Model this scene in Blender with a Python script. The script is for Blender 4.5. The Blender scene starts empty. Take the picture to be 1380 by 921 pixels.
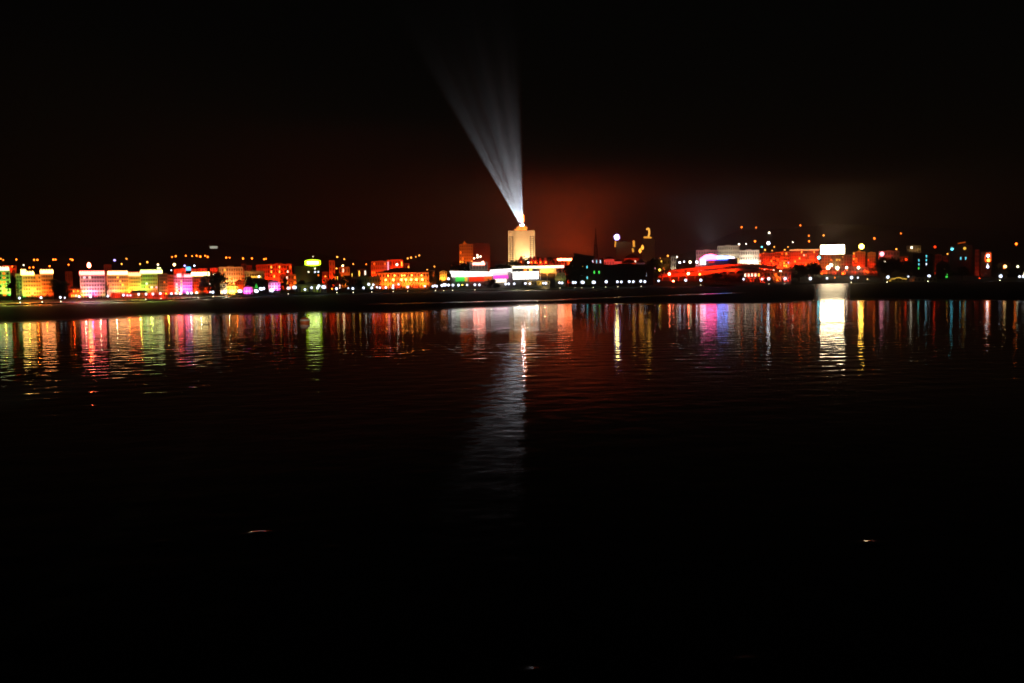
import bpy, bmesh, math, random
import numpy as np
from mathutils import Vector, Matrix
random.seed(7)
rng = np.random.default_rng(5)
PI = math.pi
R = math.radians
sc = bpy.context.scene
COL = sc.collection

# ------------------------------------------------------------------ camera
F = 1354.0                      # focal length in pixels of the 1380 px wide photograph
H = 9.0                         # eye height above the water
HOR = 378.0                     # horizon row at the middle column
PITCH = math.atan((460.5 - HOR) / F)
ROLL = R(0.7)
fwd = Vector((0, math.cos(PITCH), -math.sin(PITCH)))
up0 = Vector((0, math.sin(PITCH), math.cos(PITCH)))
rt0 = Vector((1, 0, 0))
upv = up0 * math.cos(ROLL) + rt0 * math.sin(ROLL)
rtv = rt0 * math.cos(ROLL) - up0 * math.sin(ROLL)
EYE = Vector((0, 0, H))
cam = bpy.data.cameras.new('camera')
cam.sensor_width = 36.0
cam.lens = 36.0 * F / 1380.0
cam.clip_start = 0.5
cam.clip_end = 20000
cam.dof.use_dof = True
cam.dof.focus_distance = 70
cam.dof.aperture_fstop = 0.45
camo = bpy.data.objects.new('camera', cam)
camo.matrix_world = Matrix(((rtv.x, upv.x, -fwd.x, 0), (rtv.y, upv.y, -fwd.y, 0), (rtv.z, upv.z, -fwd.z, H), (0, 0, 0, 1)))
COL.objects.link(camo)
sc.camera = camo


def pt(px, py, D):
    """world point seen at pixel (px, py) at distance D down the view"""
    d = fwd + rtv * ((px - 690) / F) + upv * ((460.5 - py) / F)
    return EYE + d * (D / d.y)


# ------------------------------------------------------------------ shore and terrain
_U = [-900, -300, 0, 200, 300, 400, 560, 700, 900, 1120, 1380, 1700, 2300]
_D = [380, 420, 476, 541, 635, 738, 818, 896, 1050, 1230, 1270, 1250, 1200]
_RU = [-900, 0, 120, 200, 290, 380, 460, 560, 700, 850, 930, 1000, 1080, 1160, 1230, 1380, 1700, 2300]
_RY = [335, 338, 330, 324, 322, 336, 346, 350, 354, 350, 338, 308, 298, 304, 308, 306, 315, 320]
YR = 1900.0


def Ds(u):
    return float(np.interp(u, _U, _D))


def ground(X, Y):
    Y = max(Y, 1.0)
    u = 690 + F * X / Y
    s = Y - Ds(u)
    if s < -0.5:
        return -2.0
    if s < 14:
        return 0.6
    if s < 32:
        return 0.6 + 1.2 * (s - 14) / 18
    zr = H + (378 - 0.0122 * (u - 690) - float(np.interp(u, _RU, _RY))) * YR / F
    t = (s - 32) / (YR - Ds(u) - 32)
    wob = 3.0 * math.sin(X * 0.013 + Y * 0.004) * math.sin(Y * 0.007 - X * 0.003) * min(1, max(0, (s - 200) / 300))
    if t > 1:
        return 1.8 + (zr - 1.8) * max(0.1, 1 - (t - 1) * 0.9) + wob
    return 1.8 + (zr - 1.8) * (0.3 * t + 0.7 * t * t) + wob


def hill_D(px, py, hl=6.0):
    D = Ds(px) + 45
    while D < YR:
        p = pt(px, py, D)
        if p.z - ground(p.x, p.y) <= hl:
            return D
        D += 6
    return YR - 20


# ------------------------------------------------------------------ materials
def nodes(m):
    m.use_nodes = True
    return m.node_tree.nodes, m.node_tree.links


_mc = {}


def mat(name, c, rough=0.8, spec=0.3, var=0.25, scale=0.7, metal=0.0):
    if name in _mc:
        return _mc[name]
    m = bpy.data.materials.new(name)
    N, L = nodes(m)
    b = N['Principled BSDF']
    tc = N.new('ShaderNodeTexCoord')
    n1 = N.new('ShaderNodeTexNoise')
    n1.inputs['Scale'].default_value = scale
    n1.inputs['Detail'].default_value = 5
    L.new(tc.outputs['Object'], n1.inputs['Vector'])
    rp = N.new('ShaderNodeValToRGB')
    rp.color_ramp.elements[0].position = 0.3
    rp.color_ramp.elements[1].position = 0.7
    rp.color_ramp.elements[0].color = tuple(x * (1 - var) for x in c) + (1,)
    rp.color_ramp.elements[1].color = tuple(min(1, x * (1 + var * 0.5)) for x in c) + (1,)
    L.new(n1.outputs['Fac'], rp.inputs['Fac'])
    L.new(rp.outputs['Color'], b.inputs['Base Color'])
    b.inputs['Roughness'].default_value = rough
    b.inputs['Specular IOR Level'].default_value = spec
    b.inputs['Metallic'].default_value = metal
    _mc[name] = m
    return m


def emit(name, c, s):
    if name in _mc:
        return _mc[name]
    m = bpy.data.materials.new(name)
    N, L = nodes(m)
    b = N['Principled BSDF']
    b.inputs['Base Color'].default_value = tuple(min(.8, x) for x in c) + (1,)
    b.inputs['Emission Color'].default_value = tuple(c) + (1,)
    b.inputs['Emission Strength'].default_value = s
    b.inputs['Roughness'].default_value = 0.4
    _mc[name] = m
    return m


WALL = {
    'cream': mat('cream_render', (.62, .56, .46)), 'white': mat('white_render', (.72, .70, .66)),
    'tan': mat('tan_render', (.45, .36, .26)), 'brick': mat('red_brick', (.42, .24, .17)),
    'grey': mat('grey_concrete', (.32, .31, .30)), 'dark': mat('dark_render', (.055, .05, .047)),
    'pink': mat('pink_render', (.60, .42, .40)), 'stone': mat('pale_stone', (.58, .55, .47), scale=.4),
    'khaki': mat('khaki_render', (.42, .40, .27)),
}
ROOF = mat('roof_tile', (.11, .09, .08))
TRIM = mat('trim_paint', (.5, .48, .44))
GLASS = mat('dark_window_glass', (.02, .022, .025), rough=.15, spec=.5, var=.1)
FRAME = mat('window_frame', (.16, .15, .14))
METAL = mat('dark_metal', (.06, .06, .065), rough=.5, metal=.6)
LEAF = mat('leaf', (.045, .06, .028), rough=.6, var=.4, scale=2)
BARK = mat('bark', (.07, .05, .035), rough=.9, scale=4)
RC = {'R': (1, .034, .004), 'O': (1, .15, .01), 'Y': (1, .55, .06), 'G': (.08, 1, .10), 'M': (1, .08, .62), 'W': (1, .86, .62),
      'V': (.45, .32, 1), 'P': (1, .32, .42), 'C': (.15, .85, 1), 'B': (.75, .82, 1), 'L': (.75, 1, .10), 'A': (1, .62, .22), 'K': (1, .90, .55), 'S': (1, .32, .04), 'Z': (1, .15, .06)}
LIT = {k: emit('lit_window_' + n, RC[k], 1.6 if k in 'CG' else 2.6) for k, n in
       (('O', 'orange'), ('Y', 'yellow'), ('W', 'warm_white'), ('C', 'cyan'), ('V', 'violet'), ('R', 'red'), ('G', 'green'), ('B', 'cool_white'))}


# ------------------------------------------------------------------ mesh helpers
class MB:
    def __init__(s):
        s.v, s.f, s.m = [], [], []

    def add(s, vs, fs, mi=0):
        o = len(s.v)
        s.v += [tuple(v) for v in vs]
        s.f += [tuple(i + o for i in f) for f in fs]
        s.m += [mi] * len(fs)
        return s

    def box(s, x0, x1, y0, y1, z0, z1, mi=0):
        v = [(x0, y0, z0), (x1, y0, z0), (x1, y1, z0), (x0, y1, z0), (x0, y0, z1), (x1, y0, z1), (x1, y1, z1), (x0, y1, z1)]
        return s.add(v, [(0, 3, 2, 1), (4, 5, 6, 7), (0, 1, 5, 4), (1, 2, 6, 5), (2, 3, 7, 6), (3, 0, 4, 7)], mi)

    def bar(s, a, b, r0, r1=None, n=6, mi=0):
        r1 = r0 if r1 is None else r1
        a, b = Vector(a), Vector(b)
        d = (b - a).normalized()
        q = d.orthogonal().normalized()
        w = d.cross(q)
        vs = []
        for c, r in ((a, r0), (b, r1)):
            for k in range(n):
                t = 2 * PI * k / n
                vs.append(c + q * (r * math.cos(t)) + w * (r * math.sin(t)))
        fs = [(k, (k + 1) % n, n + (k + 1) % n, n + k) for k in range(n)]
        fs += [tuple(range(n - 1, -1, -1)), tuple(range(n, 2 * n))]
        return s.add(vs, fs, mi)

    def lathe(s, prof, n=12, c=(0, 0, 0), mi=0):
        """prof: list of (r, z), closed at the ends"""
        vs, fs = [], []
        for r, z in prof:
            for k in range(n):
                t = 2 * PI * k / n
                vs.append((c[0] + r * math.cos(t), c[1] + r * math.sin(t), c[2] + z))
        for i in range(len(prof) - 1):
            for k in range(n):
                a, b = i * n + k, i * n + (k + 1) % n
                fs.append((a, b, b + n, a + n))
        fs.append(tuple(range(n - 1, -1, -1)))
        fs.append(tuple(range((len(prof) - 1) * n, len(prof) * n)))
        return s.add(vs, fs, mi)

    def prism(s, poly, y0, y1, mi=0):
        """poly: (x, z) outline, counter-clockwise seen from -y; extruded from y0 to y1"""
        n = len(poly)
        vs = [(x, y0, z) for x, z in poly] + [(x, y1, z) for x, z in poly]
        fs = [tuple(range(n)), tuple(range(2 * n - 1, n - 1, -1))]
        fs += [((k + 1) % n, k, n + k, n + (k + 1) % n) for k in range(n)]
        return s.add(vs, fs, mi)

    def hip(s, x0, x1, y0, y1, z, h, ov=.6, ridge=.35, mi=0):
        x0, x1, y0, y1 = x0 - ov, x1 + ov, y0 - ov, y1 + ov
        cy = (y0 + y1) / 2
        a, b = x0 + (x1 - x0) * ridge, x1 - (x1 - x0) * ridge
        v = [(x0, y0, z), (x1, y0, z), (x1, y1, z), (x0, y1, z), (a, cy, z + h), (b, cy, z + h)]
        return s.add(v, [(0, 1, 5, 4), (1, 2, 5), (2, 3, 4, 5), (3, 0, 4), (3, 2, 1, 0)], mi)

    def mesh(s, name, mats):
        me = bpy.data.meshes.new(name)
        me.from_pydata(s.v, [], s.f)
        for m in (mats if isinstance(mats, (list, tuple)) else [mats]):
            me.materials.append(m)
        if any(s.m):
            me.polygons.foreach_set('material_index', s.m)
        me.update()
        return me

    def build(s, name, mats, parent=None, loc=(0, 0, 0)):
        return put(name, s.mesh(name, mats), parent, loc)


def put(name, me, parent=None, loc=(0, 0, 0)):
    o = bpy.data.objects.new(name, me)
    COL.objects.link(o)
    if parent:
        o.parent = parent
    o.location = loc
    return o


def tag(o, label=None, cat=None, group=None, kind=None):
    if label:
        o['label'] = label
    if cat:
        o['category'] = cat
    if group:
        o['group'] = group
    if kind:
        o['kind'] = kind
    return o


def thing(name, label, cat, loc, rz=0, group=None):
    o = bpy.data.objects.new(name, None)
    o.empty_display_size = 1
    COL.objects.link(o)
    o.location = loc
    o.rotation_euler = (0, 0, rz)
    return tag(o, label, cat, group)


def copy_tree(o, parent=None):
    c = o.copy()
    COL.objects.link(c)
    if parent:
        c.parent = parent
    for ch in list(o.children):
        copy_tree(ch, c)
    return c


def lamp(kind, loc, col, P, aim=None, size=120, blend=1.0, soft=.3):
    l = bpy.data.lights.new('flood_or_fill_light', kind)
    l.energy = P
    l.color = col
    l.shadow_soft_size = soft
    o = bpy.data.objects.new('flood_or_fill_light', l)  # one name for the facade floodlights and the added, unseen fill lights
    o.location = loc
    if kind == 'SPOT':
        l.spot_size = R(size)
        l.spot_blend = blend
        o.rotation_euler = (Vector(aim) - Vector(loc)).to_track_quat('-Z', 'Y').to_euler()
    COL.objects.link(o)
    return o


ALB = 0.5


def wash(frame, x, hgt, col, L, a=None, tgt=.4):
    """a floodlight standing in front of a facade (local x along it), aimed up at it, giving radiance L at tgt*hgt"""
    a = a or max(3.0, .35 * hgt)
    q = tgt * hgt
    r = math.hypot(a, q)
    I = L * PI * r ** 3 / (ALB * a)
    M = frame.matrix_world if False else Matrix.LocRotScale(frame.location, frame.rotation_euler, None)
    q0 = M @ Vector((x, -a, 1.2))
    q0.z = max(q0.z, ground(q0.x, q0.y) + .8)
    lamp('SPOT', q0, RC[col], 4 * PI * I, M @ Vector((x, 0, q + .15 * hgt)), 125, .9)


# ------------------------------------------------------------------ buildings
_wm = {}


def window_mesh(w, h, gm):
    k = (round(w, 1), round(h, 1), gm.name)
    if k not in _wm:
        b = MB()
        t = .12
        b.box(-w / 2, w / 2, -.10, .05, -h / 2, -h / 2 + t, 0)
        b.box(-w / 2, w / 2, -.10, .05, h / 2 - t, h / 2, 0)
        b.box(-w / 2, -w / 2 + t, -.10, .05, -h / 2 + t, h / 2 - t, 0)
        b.box(w / 2 - t, w / 2, -.10, .05, -h / 2 + t, h / 2 - t, 0)
        b.box(-.04, .04, -.08, .05, -h / 2 + t, h / 2 - t, 0)
        b.box(-w / 2 + t, w / 2 - t, -.04, .04, -h / 2 + t, h / 2 - t, 1)
        _wm[k] = b.mesh('window', [FRAME, gm])
    return _wm[k]


def place(x0, x1, ytop, off, ybase=None, D=None):
    """frame of a facade that faces the camera: root location, yaw, width, height above root"""
    xm = (x0 + x1) / 2
    D = D or Ds(xm) + off
    p = pt(xm, ytop, D)
    zb = pt(xm, ybase, D).z if ybase else ground(p.x, p.y)
    yaw = -math.atan2(p.x, p.y)
    W = (x1 - x0) * D * math.cos(yaw) / F
    return Vector((p.x, p.y, zb)), yaw, W, p.z - zb, D


BB = {}
rw = random.Random(21)


def building(name, label, x0, x1, ytop, off, fl, cols, wall, floods=(), lit=(), roof='flat', bar=None, depth=None, ybase=None, group=None,
             cat='building', ww=.5, wh=.55, barc=None, D=None):
    loc, yaw, W, Ht, D = place(x0, x1, ytop, off, ybase, D)
    t = thing(name, label, cat, loc, yaw, group)
    dp = depth or max(8, min(16, W * .8))
    m = D / F
    hw = W / 2
    rh = min(Ht * .22, W * .25) if roof in ('hip', 'gable') else 0
    hb = Ht - rh
    b = MB()
    b.box(-hw, hw, 0, dp, -4, hb)
    fh = hb / fl
    for k in range(1, fl):                                  # string courses
        b.box(-hw - .08, hw + .08, -.12, 0, k * fh - .12, k * fh + .12)
    for x in (-hw, hw - .5):                                # corner pilasters
        b.box(x - (.1 if x < 0 else -.1), x + (.5 if x < 0 else .6), -.2, 0, 0, hb - .02)
    if roof == 'flat':
        pz = hb
        b.box(-hw - .15, hw + .15, -.25, .15, pz, pz + .7)
        b.box(-hw - .15, hw + .15, dp - .15, dp + .15, pz, pz + .7)
        b.box(-hw - .15, -hw + .2, .15, dp - .15, pz, pz + .7)
        b.box(hw - .2, hw + .15, .15, dp - .15, pz, pz + .7)
    b.build('wall', WALL[wall], t)
    r = MB()
    head = None
    if roof == 'flat':
        r.box(-hw + .22, hw - .22, .17, dp - .17, hb + .004, hb + .12)
        if W > 7:
            head = MB().box(-hw * .3, hw * .25, dp * .35, dp * .8, hb + .124, hb + 2.0)
    elif roof == 'hip':
        r.hip(-hw, hw, 0, dp, hb + .003, rh)
    elif roof == 'gable':
        r.prism([(-hw - .5, hb + .003), (hw + .5, hb + .003), (0, hb + rh)], -.5, dp + .5)
    rf = r.build('roof', ROOF, t)
    if head:
        head.build('stair_head', WALL[wall], rf)
    lit = dict(((c, r_), k) for c, r_, k in lit)
    pw = W / cols
    if wall in ('brick', 'tan', 'cream') and W > 6 and name != 'hall':
        for i in range(cols):
            for j in range(1, fl):
                if (i, j) not in lit and rw.random() < .07:
                    lit[(i, j)] = rw.choice('OOYYW')
    if group == FR:
        ww = .72
    w, h = round(pw * ww, 1), round(fh * wh, 1)
    for i in range(cols):
        for j in range(fl):
            gm = LIT[lit[(i, j)]] if (i, j) in lit else GLASS
            if j == 0 and i == cols // 2 and (i, j) not in lit:
                d = MB()
                d.box(-.7, .7, -.12, .05, 0, 2.3, 0)
                d.box(-.55, .55, -.16, -.125, .1, 2.15, 1)
                d.build('door', [FRAME, METAL], t, (-hw + pw * (i + .5), 0, .02))
                continue
            put('window', window_mesh(w, h, gm), t, (-hw + pw * (i + .5), 0, fh * (j + .5)))
    for c, x, L in floods:
        wash(t, -hw + W * x, Ht, c, L * (.66 if group == FR else 1.9 if group == RM else 1.3))
    if bar:                                                 # lit roofline band, (x0, x1, y0, y1) in pixels, at this building's own distance
        for bx0, bx1, by0, by1 in bar:
            a0 = (bx0 - (x0 + x1) / 2) * W / (x1 - x0)
            a1 = (bx1 - (x0 + x1) / 2) * W / (x1 - x0)
            zc0, zc1 = (ytop - by1 + 1.1) * m + Ht, (ytop - by0 - 1.5) * m + Ht
            if zc1 - zc0 < .5:
                zc0, zc1 = (ytop - by1) * m + Ht, (ytop - by0) * m + Ht
            q = MB()
            q.box(a0, a1, -.75, -.40, zc0, zc1 - .25)
            n = max(3, int((a1 - a0) / 1.1))
            for k in range(n):                              # bulbs along the top edge
                xx = a0 + (k + .5) * (a1 - a0) / n
                q.lathe([(.02, 0), (.36, .02), (.36, .35), (.15, .6), (.01, .65)], 6, (xx, -.58, zc1 - .25))
            q.build('roof_light', barc or emit('roof_light_band', RC['K'], 1.9), t)
    BB[name + '|' + label] = t
    return t


AB = 'apartment_building'
RM = 'red floodlit apartment buildings on the right shore'
FR = 'floodlit apartment buildings along the waterfront'
building(AB, 'green floodlit apartment building at the far left edge of the waterfront', -30, 13, 366, 42, 6, 8, 'cream', [('G', .2, .9), ('G', .62, .9), ('G', .97, 1.3), ('Y', .85, .8)], [(6, k, 'O') for k in range(6)], bar=[(-30, 12.5, 359, 366)], ybase=401, group=FR)
building('townhouse', 'narrow pale khaki townhouse left of the yellow and orange block', 21, 29.5, 371, 50, 6, 2, 'khaki', [('A', .5, .28)], ybase=401, group=FR)
building(AB, 'yellow and orange floodlit apartment building with ragged white roof lights', 30, 55, 372, 44, 6, 7, 'cream', [('G', .06, 1.0), ('Y', .5, 1.5), ('O', .3, 1.4), ('R', .85, 1.8), ('O', .7, 1.2)], [(3, 2, 'Y'), (4, 2, 'Y'), (3, 1, 'Y')], bar=[(28, 35.5, 362.5, 372), (35.5, 46, 365, 372)], barc=emit('yellow_roof_band', (1, .58, .13), 7.5), ybase=403, group=FR)
building(AB, 'orange red floodlit block with a thick straight white roof light', 54.5, 71, 370, 40, 6, 5, 'cream', [('O', .25, 1.0), ('R', .7, .7), ('O', .5, .5)], bar=[(54, 72, 362.5, 370)], barc=emit('orange_roof_band', (1, .36, .11), 9), ybase=402, group=FR)
building('pavilion', 'low red pavilion with glowing yellow windows beside the pink block', 92, 109, 386, 36, 2, 6, 'tan', [('R', .3, 1.5), ('O', .7, 1.3)], [(1, 0, 'Y'), (2, 0, 'Y'), (3, 0, 'W'), (4, 0, 'Y'), (2, 1, 'Y'), (3, 1, 'O'), (4, 1, 'Y'), (5, 1, 'O')], roof='hip', ybase=402, group=FR)
building(AB, 'pink and white floodlit apartment building with two lit top windows', 108, 141, 371.5, 44, 6, 9, 'white', [('M', .38, 1.5), ('M', .55, .5), ('W', .42, .35), ('A', .9, .5), ('R', .6, .9), ('G', .10, .9), ('R', .02, 1.2), ('R', .2, .8)], [(1, 5, 'B'), (3, 5, 'W')], bar=[(107, 141, 364.5, 371.5)], barc=emit('red_roof_band', (1, .13, .10), 10), ybase=403, group=FR)
building(AB, 'apartment block with brown window bands over a white glow at its foot', 144, 173, 371.5, 46, 6, 9, 'cream', [('P', .02, .5), ('W', .35, .5), ('Y', .55, .8), ('O', .9, 2.6), ('O', .45, 1.9), ('R', .15, 1.4)], bar=[(145, 172.5, 364.5, 371.5)], barc=emit('warm_roof_band', (1, .50, .20), 6), ybase=402, group=FR)
building(AB, 'orange to green floodlit block between two other blocks with white rooflines', 173, 189, 373, 44, 6, 5, 'cream', [('O', .15, 2.4), ('Y', .45, 1.0), ('G', .9, 2.2)], bar=[(173, 189.5, 366.5, 373)], barc=emit('rust_roof_band', (1, .18, .07), 9), ybase=402, group=FR)
building(AB, 'khaki apartment block with green left edge and three lit shop windows', 189, 212, 370, 46, 6, 7, 'khaki', [('G', .05, 2.4), ('A', .6, .4), ('R', .75, 1.0), ('O', .4, .7), ('Y', .1, .6)], [(2, 2, 'O'), (4, 2, 'B'), (6, 2, 'V'), (2, 3, 'B')], bar=[(189, 219, 363, 370), (212, 217, 360, 364)], barc=emit('olive_roof_band', (.8, .92, .30), 3.6), ybase=400, group=FR)
building('townhouse', 'dim brown townhouse with small windows left of the crimson block', 214, 225.5, 370, 56, 7, 4, 'tan', [('A', .5, .3), ('O', .5, .25)], [(2, 4, 'O')], ybase=400, group=FR)
building('townhouse', 'plain crimson floodlit townhouse beside the magenta block', 225.5, 234, 372, 50, 6, 3, 'pink', [('R', .4, 1.2), ('R', .8, .9)], ybase=399, group=FR)
building(AB, 'magenta and pink floodlit block with ragged white roof lights', 233, 258.5, 373, 44, 6, 8, 'white', [('M', .55, 2.0), ('R', .08, 2.2), ('Y', .3, .7), ('M', .75, 1.4), ('R', .25, 1.0), ('V', .7, .6)], [(1, k, 'W') for k in range(4)] + [(3, k, 'Y') for k in range(5)], bar=[(238.5, 244.5, 368, 375), (248, 258.5, 369, 375)], barc=emit('crimson_roof_band', (1, .12, .12), 9), ybase=398, group=FR)
building(AB, 'dull red brick block with a long white roof light beside the dark tree', 258, 284, 373, 46, 6, 8, 'brick', [('R', .12, 3.0), ('O', .5, 1.3), ('R', .8, 1.5)], [(1, 0, 'Y'), (2, 0, 'Y'), (1, 1, 'O')], bar=[(258, 282.5, 366, 373)], barc=emit('cream_roof_band', (1, .78, .30), 7.5), ybase=397, group=FR)
# low red awning wall along their feet
building('shopfront', 'long low shopfront lit deep red below the apartment blocks', 150, 226, 396.3, 30, 1, 26, 'pink', [('R', .1, .9), ('R', .3, .9), ('O', .5, .8), ('R', .7, .9), ('R', .9, .9)], ybase=402, depth=5)

# houses just behind the front row
SH = 'small red lit houses behind the waterfront blocks'
for lb, x0, x1, yt, L in (('small red lit house right above the crimson townhouse', 234, 243, 361, 1.0), ('small red lit house left of the cyan rooftop sign', 243, 250, 360, .9),
                          ('small red lit house right of the cyan rooftop sign', 257, 266, 361, .6), ('small red lit house behind the long white roof light', 267, 279, 360, .9),
                          ('small red lit house behind the top of the tall dark tree', 283, 293, 359, .9), ('red roofed house glowing above the green block at the left edge', -3, 22, 355, .9)):
    building('house', lb, x0, x1, yt, 110, 2, 3, 'brick', [('R', .3, L), ('R', .7, L)], roof='hip', ybase=369 if x0 > 0 else 368, group=SH)
MR = 'red and orange lit buildings in the middle of the left shore'
building(AB, 'orange lit apartment block with rows of windows behind the dark trees', 295, 327, 361, 150, 5, 10, 'cream', [('O', .15, 1.1), ('A', .35, .9), ('O', .6, 1.0), ('O', .9, .8)], [(1, 3, 'O'), (5, 2, 'O')], group=MR)
building('townhouse', 'narrow tall red lit townhouse right of the orange block', 325, 332, 357, 156, 6, 2, 'brick', [('R', .5, 1.1)], group=MR)
building('hall', 'low dim green hall with a yellow lit cornice above the wide dark tree', 329, 356, 366.5, 130, 2, 8, 'khaki', [('L', .3, .18), ('A', .2, .5), ('R', .05, .6)], bar=[(338, 352, 372.5, 374.5)], barc=emit('yellow_cornice_light', RC['Y'], 1.2), group=MR)
building('house', 'red lit upper house standing above the dim green hall', 332, 339.5, 358.5, 180, 3, 3, 'brick', [('R', .5, .8)], group=MR)
building(AB, 'bright red slab block directly right of the dim green hall', 345, 352, 358, 175, 5, 3, 'brick', [('R', .5, 1.3)], group=MR)
building(AB, 'bright red slab block with a plain glowing wall', 352.5, 360, 357.5, 172, 5, 3, 'brick', [('R', .5, 1.4)], group=MR)
building(AB, 'widest bright red slab block with two columns of yellow windows', 360, 393, 357, 165, 5, 9, 'brick', [('R', .15, 1.2), ('R', .4, 1.2), ('R', .65, 1.2), ('R', .9, 1.1)], [(1, 4, 'Y'), (1, 3, 'Y'), (4, 4, 'Y'), (4, 3, 'Y'), (8, 4, 'O')], group=MR)
building('house', 'pale pink gabled house with a violet glow near the shore', 362, 377, 377.5, 40, 3, 4, 'white', [('P', .3, .9), ('M', .75, 1.3), ('V', .6, .6)], roof='gable', ybase=394, group=MR)
building('house', 'cream gabled house left of the yellow gabled pavilion', 297, 305, 381, 36, 3, 3, 'cream', [('A', .4, .9), ('W', .6, .8)], roof='gable', ybase=399, group=MR)
building('pavilion', 'yellow gabled pavilion with a green glow at its foot', 306, 320, 382.5, 34, 2, 4, 'cream', [('Y', .5, 2.0), ('L', .45, .9), ('Y', .2, .9)], [(1, 0, 'Y'), (2, 0, 'Y')], roof='gable', ybase=399, group=MR)
building('house', 'small red house squeezed between the yellow and the magenta pavilions', 317, 329, 377, 60, 3, 4, 'brick', [('R', .3, 1.0), ('O', .6, .7)], [(1, 1, 'O')], roof='gable', group=MR)
building('pavilion', 'magenta gabled pavilion near the shore', 328.5, 340, 385, 36, 2, 3, 'white', [('M', .5, 2.2), ('M', .2, 1.2)], roof='gable', ybase=398, group=MR)
# dark house cluster in the left middle
CL = 'scattered half lit houses left of the orange hall'
building('house', 'orange lit house with white shop window between dark trees', 378, 399, 371, 90, 3, 6, 'brick', [('R', .3, .8), ('O', .8, .8)], [(0, 1, 'O'), (2, 0, 'W'), (3, 0, 'W'), (5, 2, 'O'), (5, 1, 'O')], group=CL)
hb = building(AB, 'dim khaki building carrying the glowing yellow green roof sign', 396, 431, 360, 80, 7, 8, 'dark', [('L', .2, .14), ('A', .3, .1)], [(4, 5, 'W'), (6, 5, 'B'), (7, 5, 'B'), (6, 6, 'W'), (7, 4, 'O')], group=CL)
building('house', 'pointed red lit roof house right of the yellow green sign', 434, 442, 365, 120, 3, 3, 'brick', [('R', .5, 1.2)], [(1, 1, 'O')], roof='gable', group=CL)
building('townhouse', 'slim scarlet lit townhouse rising above its dark neighbours', 443.5, 451, 352, 150, 5, 2, 'brick', [('R', .5, 1.6)], group=CL)
building('house', 'house with an orange pyramid roof light and yellow window', 457, 471, 356.5, 140, 3, 4, 'tan', [('O', .5, .7)], [(1, 2, 'W'), (2, 0, 'Y'), (1, 1, 'Y')], roof='hip', group=CL)
building('hall', 'long dim green hall left of the red columned complex', 470, 512, 374, 60, 2, 12, 'khaki', [('L', .7, .06), ('O', .9, .25)], group=CL)
building('hall', 'low dim striped hall by the water below the yellow green sign', 398, 440, 384.5, 30, 1, 10, 'khaki', [('L', .3, .12), ('L', .7, .12)], ybase=397.5, group=CL)
# red complex and hall with round lamps
building(AB, 'red floodlit columned building with a vertical pink neon strip', 500, 526, 353, 130, 6, 9, 'brick', [('R', .1, .7), ('R', .45, 1.1), ('O', .7, .8), ('R', .95, .9)], [(0, 3, 'O'), (1, 5, 'O'), (0, 1, 'O')])
building('temple', 'red lit temple roof rising behind the round lamp hall', 521, 543, 344.5, 190, 3, 6, 'brick', [('R', .2, 2.2), ('R', .6, 2.0)], roof='hip')
building('house', 'long low red lit roof right of the temple roof', 540, 552, 352, 200, 2, 4, 'brick', [('R', .4, 1.0)], roof='hip')
hall = building('hall', 'wide orange hall with two rows of round white lamps', 507, 577.5, 361.5, 70, 3, 18, 'tan', [('R', .05, 1.8), ('O', .22, 2.2), ('R', .4, 1.8), ('O', .58, 2.2), ('R', .75, 1.6), ('O', .9, 2.2)], roof='hip')
hall_D = Ds((507 + 577.5) / 2) + 70
neon = MB()
p0, p1 = pt(523.5, 353, Ds(513) + 129), pt(523.5, 373, Ds(513) + 129)
nt = MB()
nt.box(-.5, .5, -.3, .3, 0, p0.z - p1.z)
o = nt.build('neon_strip', emit('pink_neon', RC['P'], 2.0), None, (p1.x, p1.y - .9, p1.z))
tag(o, 'vertical pink neon strip on the red columned building', 'neon sign')


def wall_lamp(parent, px, py, D, col, s, r=.7):
    p = pt(px, py, D)
    M = Matrix.LocRotScale(parent.location, parent.rotation_euler, None)
    q = M.inverted() @ p
    b = MB()
    b.lathe([(.05, -r), (r * .7, -r * .7), (r, 0), (r * .7, r * .7), (.05, r)], 8)
    b.bar((0, 0, 0), (0, 1.2, 0), .12, mi=1)
    return b.build('wall_lamp', [emit('lamp_' + col + str(s), RC[col], s), METAL], parent, q)


for k, x in enumerate((512, 520, 530, 541, 547, 554, 561, 569)):
    wall_lamp(hall, x, 377.3 - .012 * (x - 540), hall_D - 1.2, 'S', 26, .9)
for x in (514, 523, 532, 541.5, 545, 555, 568):
    wall_lamp(hall, x, 371.5 - .012 * (x - 540), hall_D - 1.2, 'S', 14, .6)

# centre
building('house', 'orange gabled house with a bright foot left of the long canopy', 592.5, 602, 364, 60, 3, 3, 'tan', [('O', .5, 1.6), ('Y', .4, 1.4)], roof='gable', ybase=380)
building('tower_block', 'orange edged tower block with a pointed pagoda top', 619, 637, 330, 330, 12, 6, 'tan', [('O', .1, .9), ('O', .5, .65), ('R', .9, .5)], [(0, 9, 'O'), (1, 7, 'O'), (0, 6, 'Y'), (1, 5, 'O'), (4, 3, 'O'), (2, 0, 'O')])
building('tower_block', 'dark slab tower block behind the white lit crest', 637.5, 660, 329, 345, 12, 7, 'dark', [('R', .2, .8), ('R', .6, .6), ('R', .9, .6)])
cp = building('pavilion', 'grey pavilion wearing a crest of white lamps on the long canopy', 633, 657, 354, 75, 3, 6, 'grey', [('W', .3, .15), ('W', .7, .12)], [(3, 1, 'R'), (5, 1, 'Y'), (1, 1, 'W'), (2, 1, 'W')], bar=[(637, 653, 353, 358.5)], barc=emit('crest_light', (1, .20, .14), 12))
for x, y in ((639, 348.5), (643.5, 344), (647.5, 346), (643.5, 347), (650.5, 353)):
    wall_lamp(cp, x, y, Ds(645) + 74, 'W', 8, .7)


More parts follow.
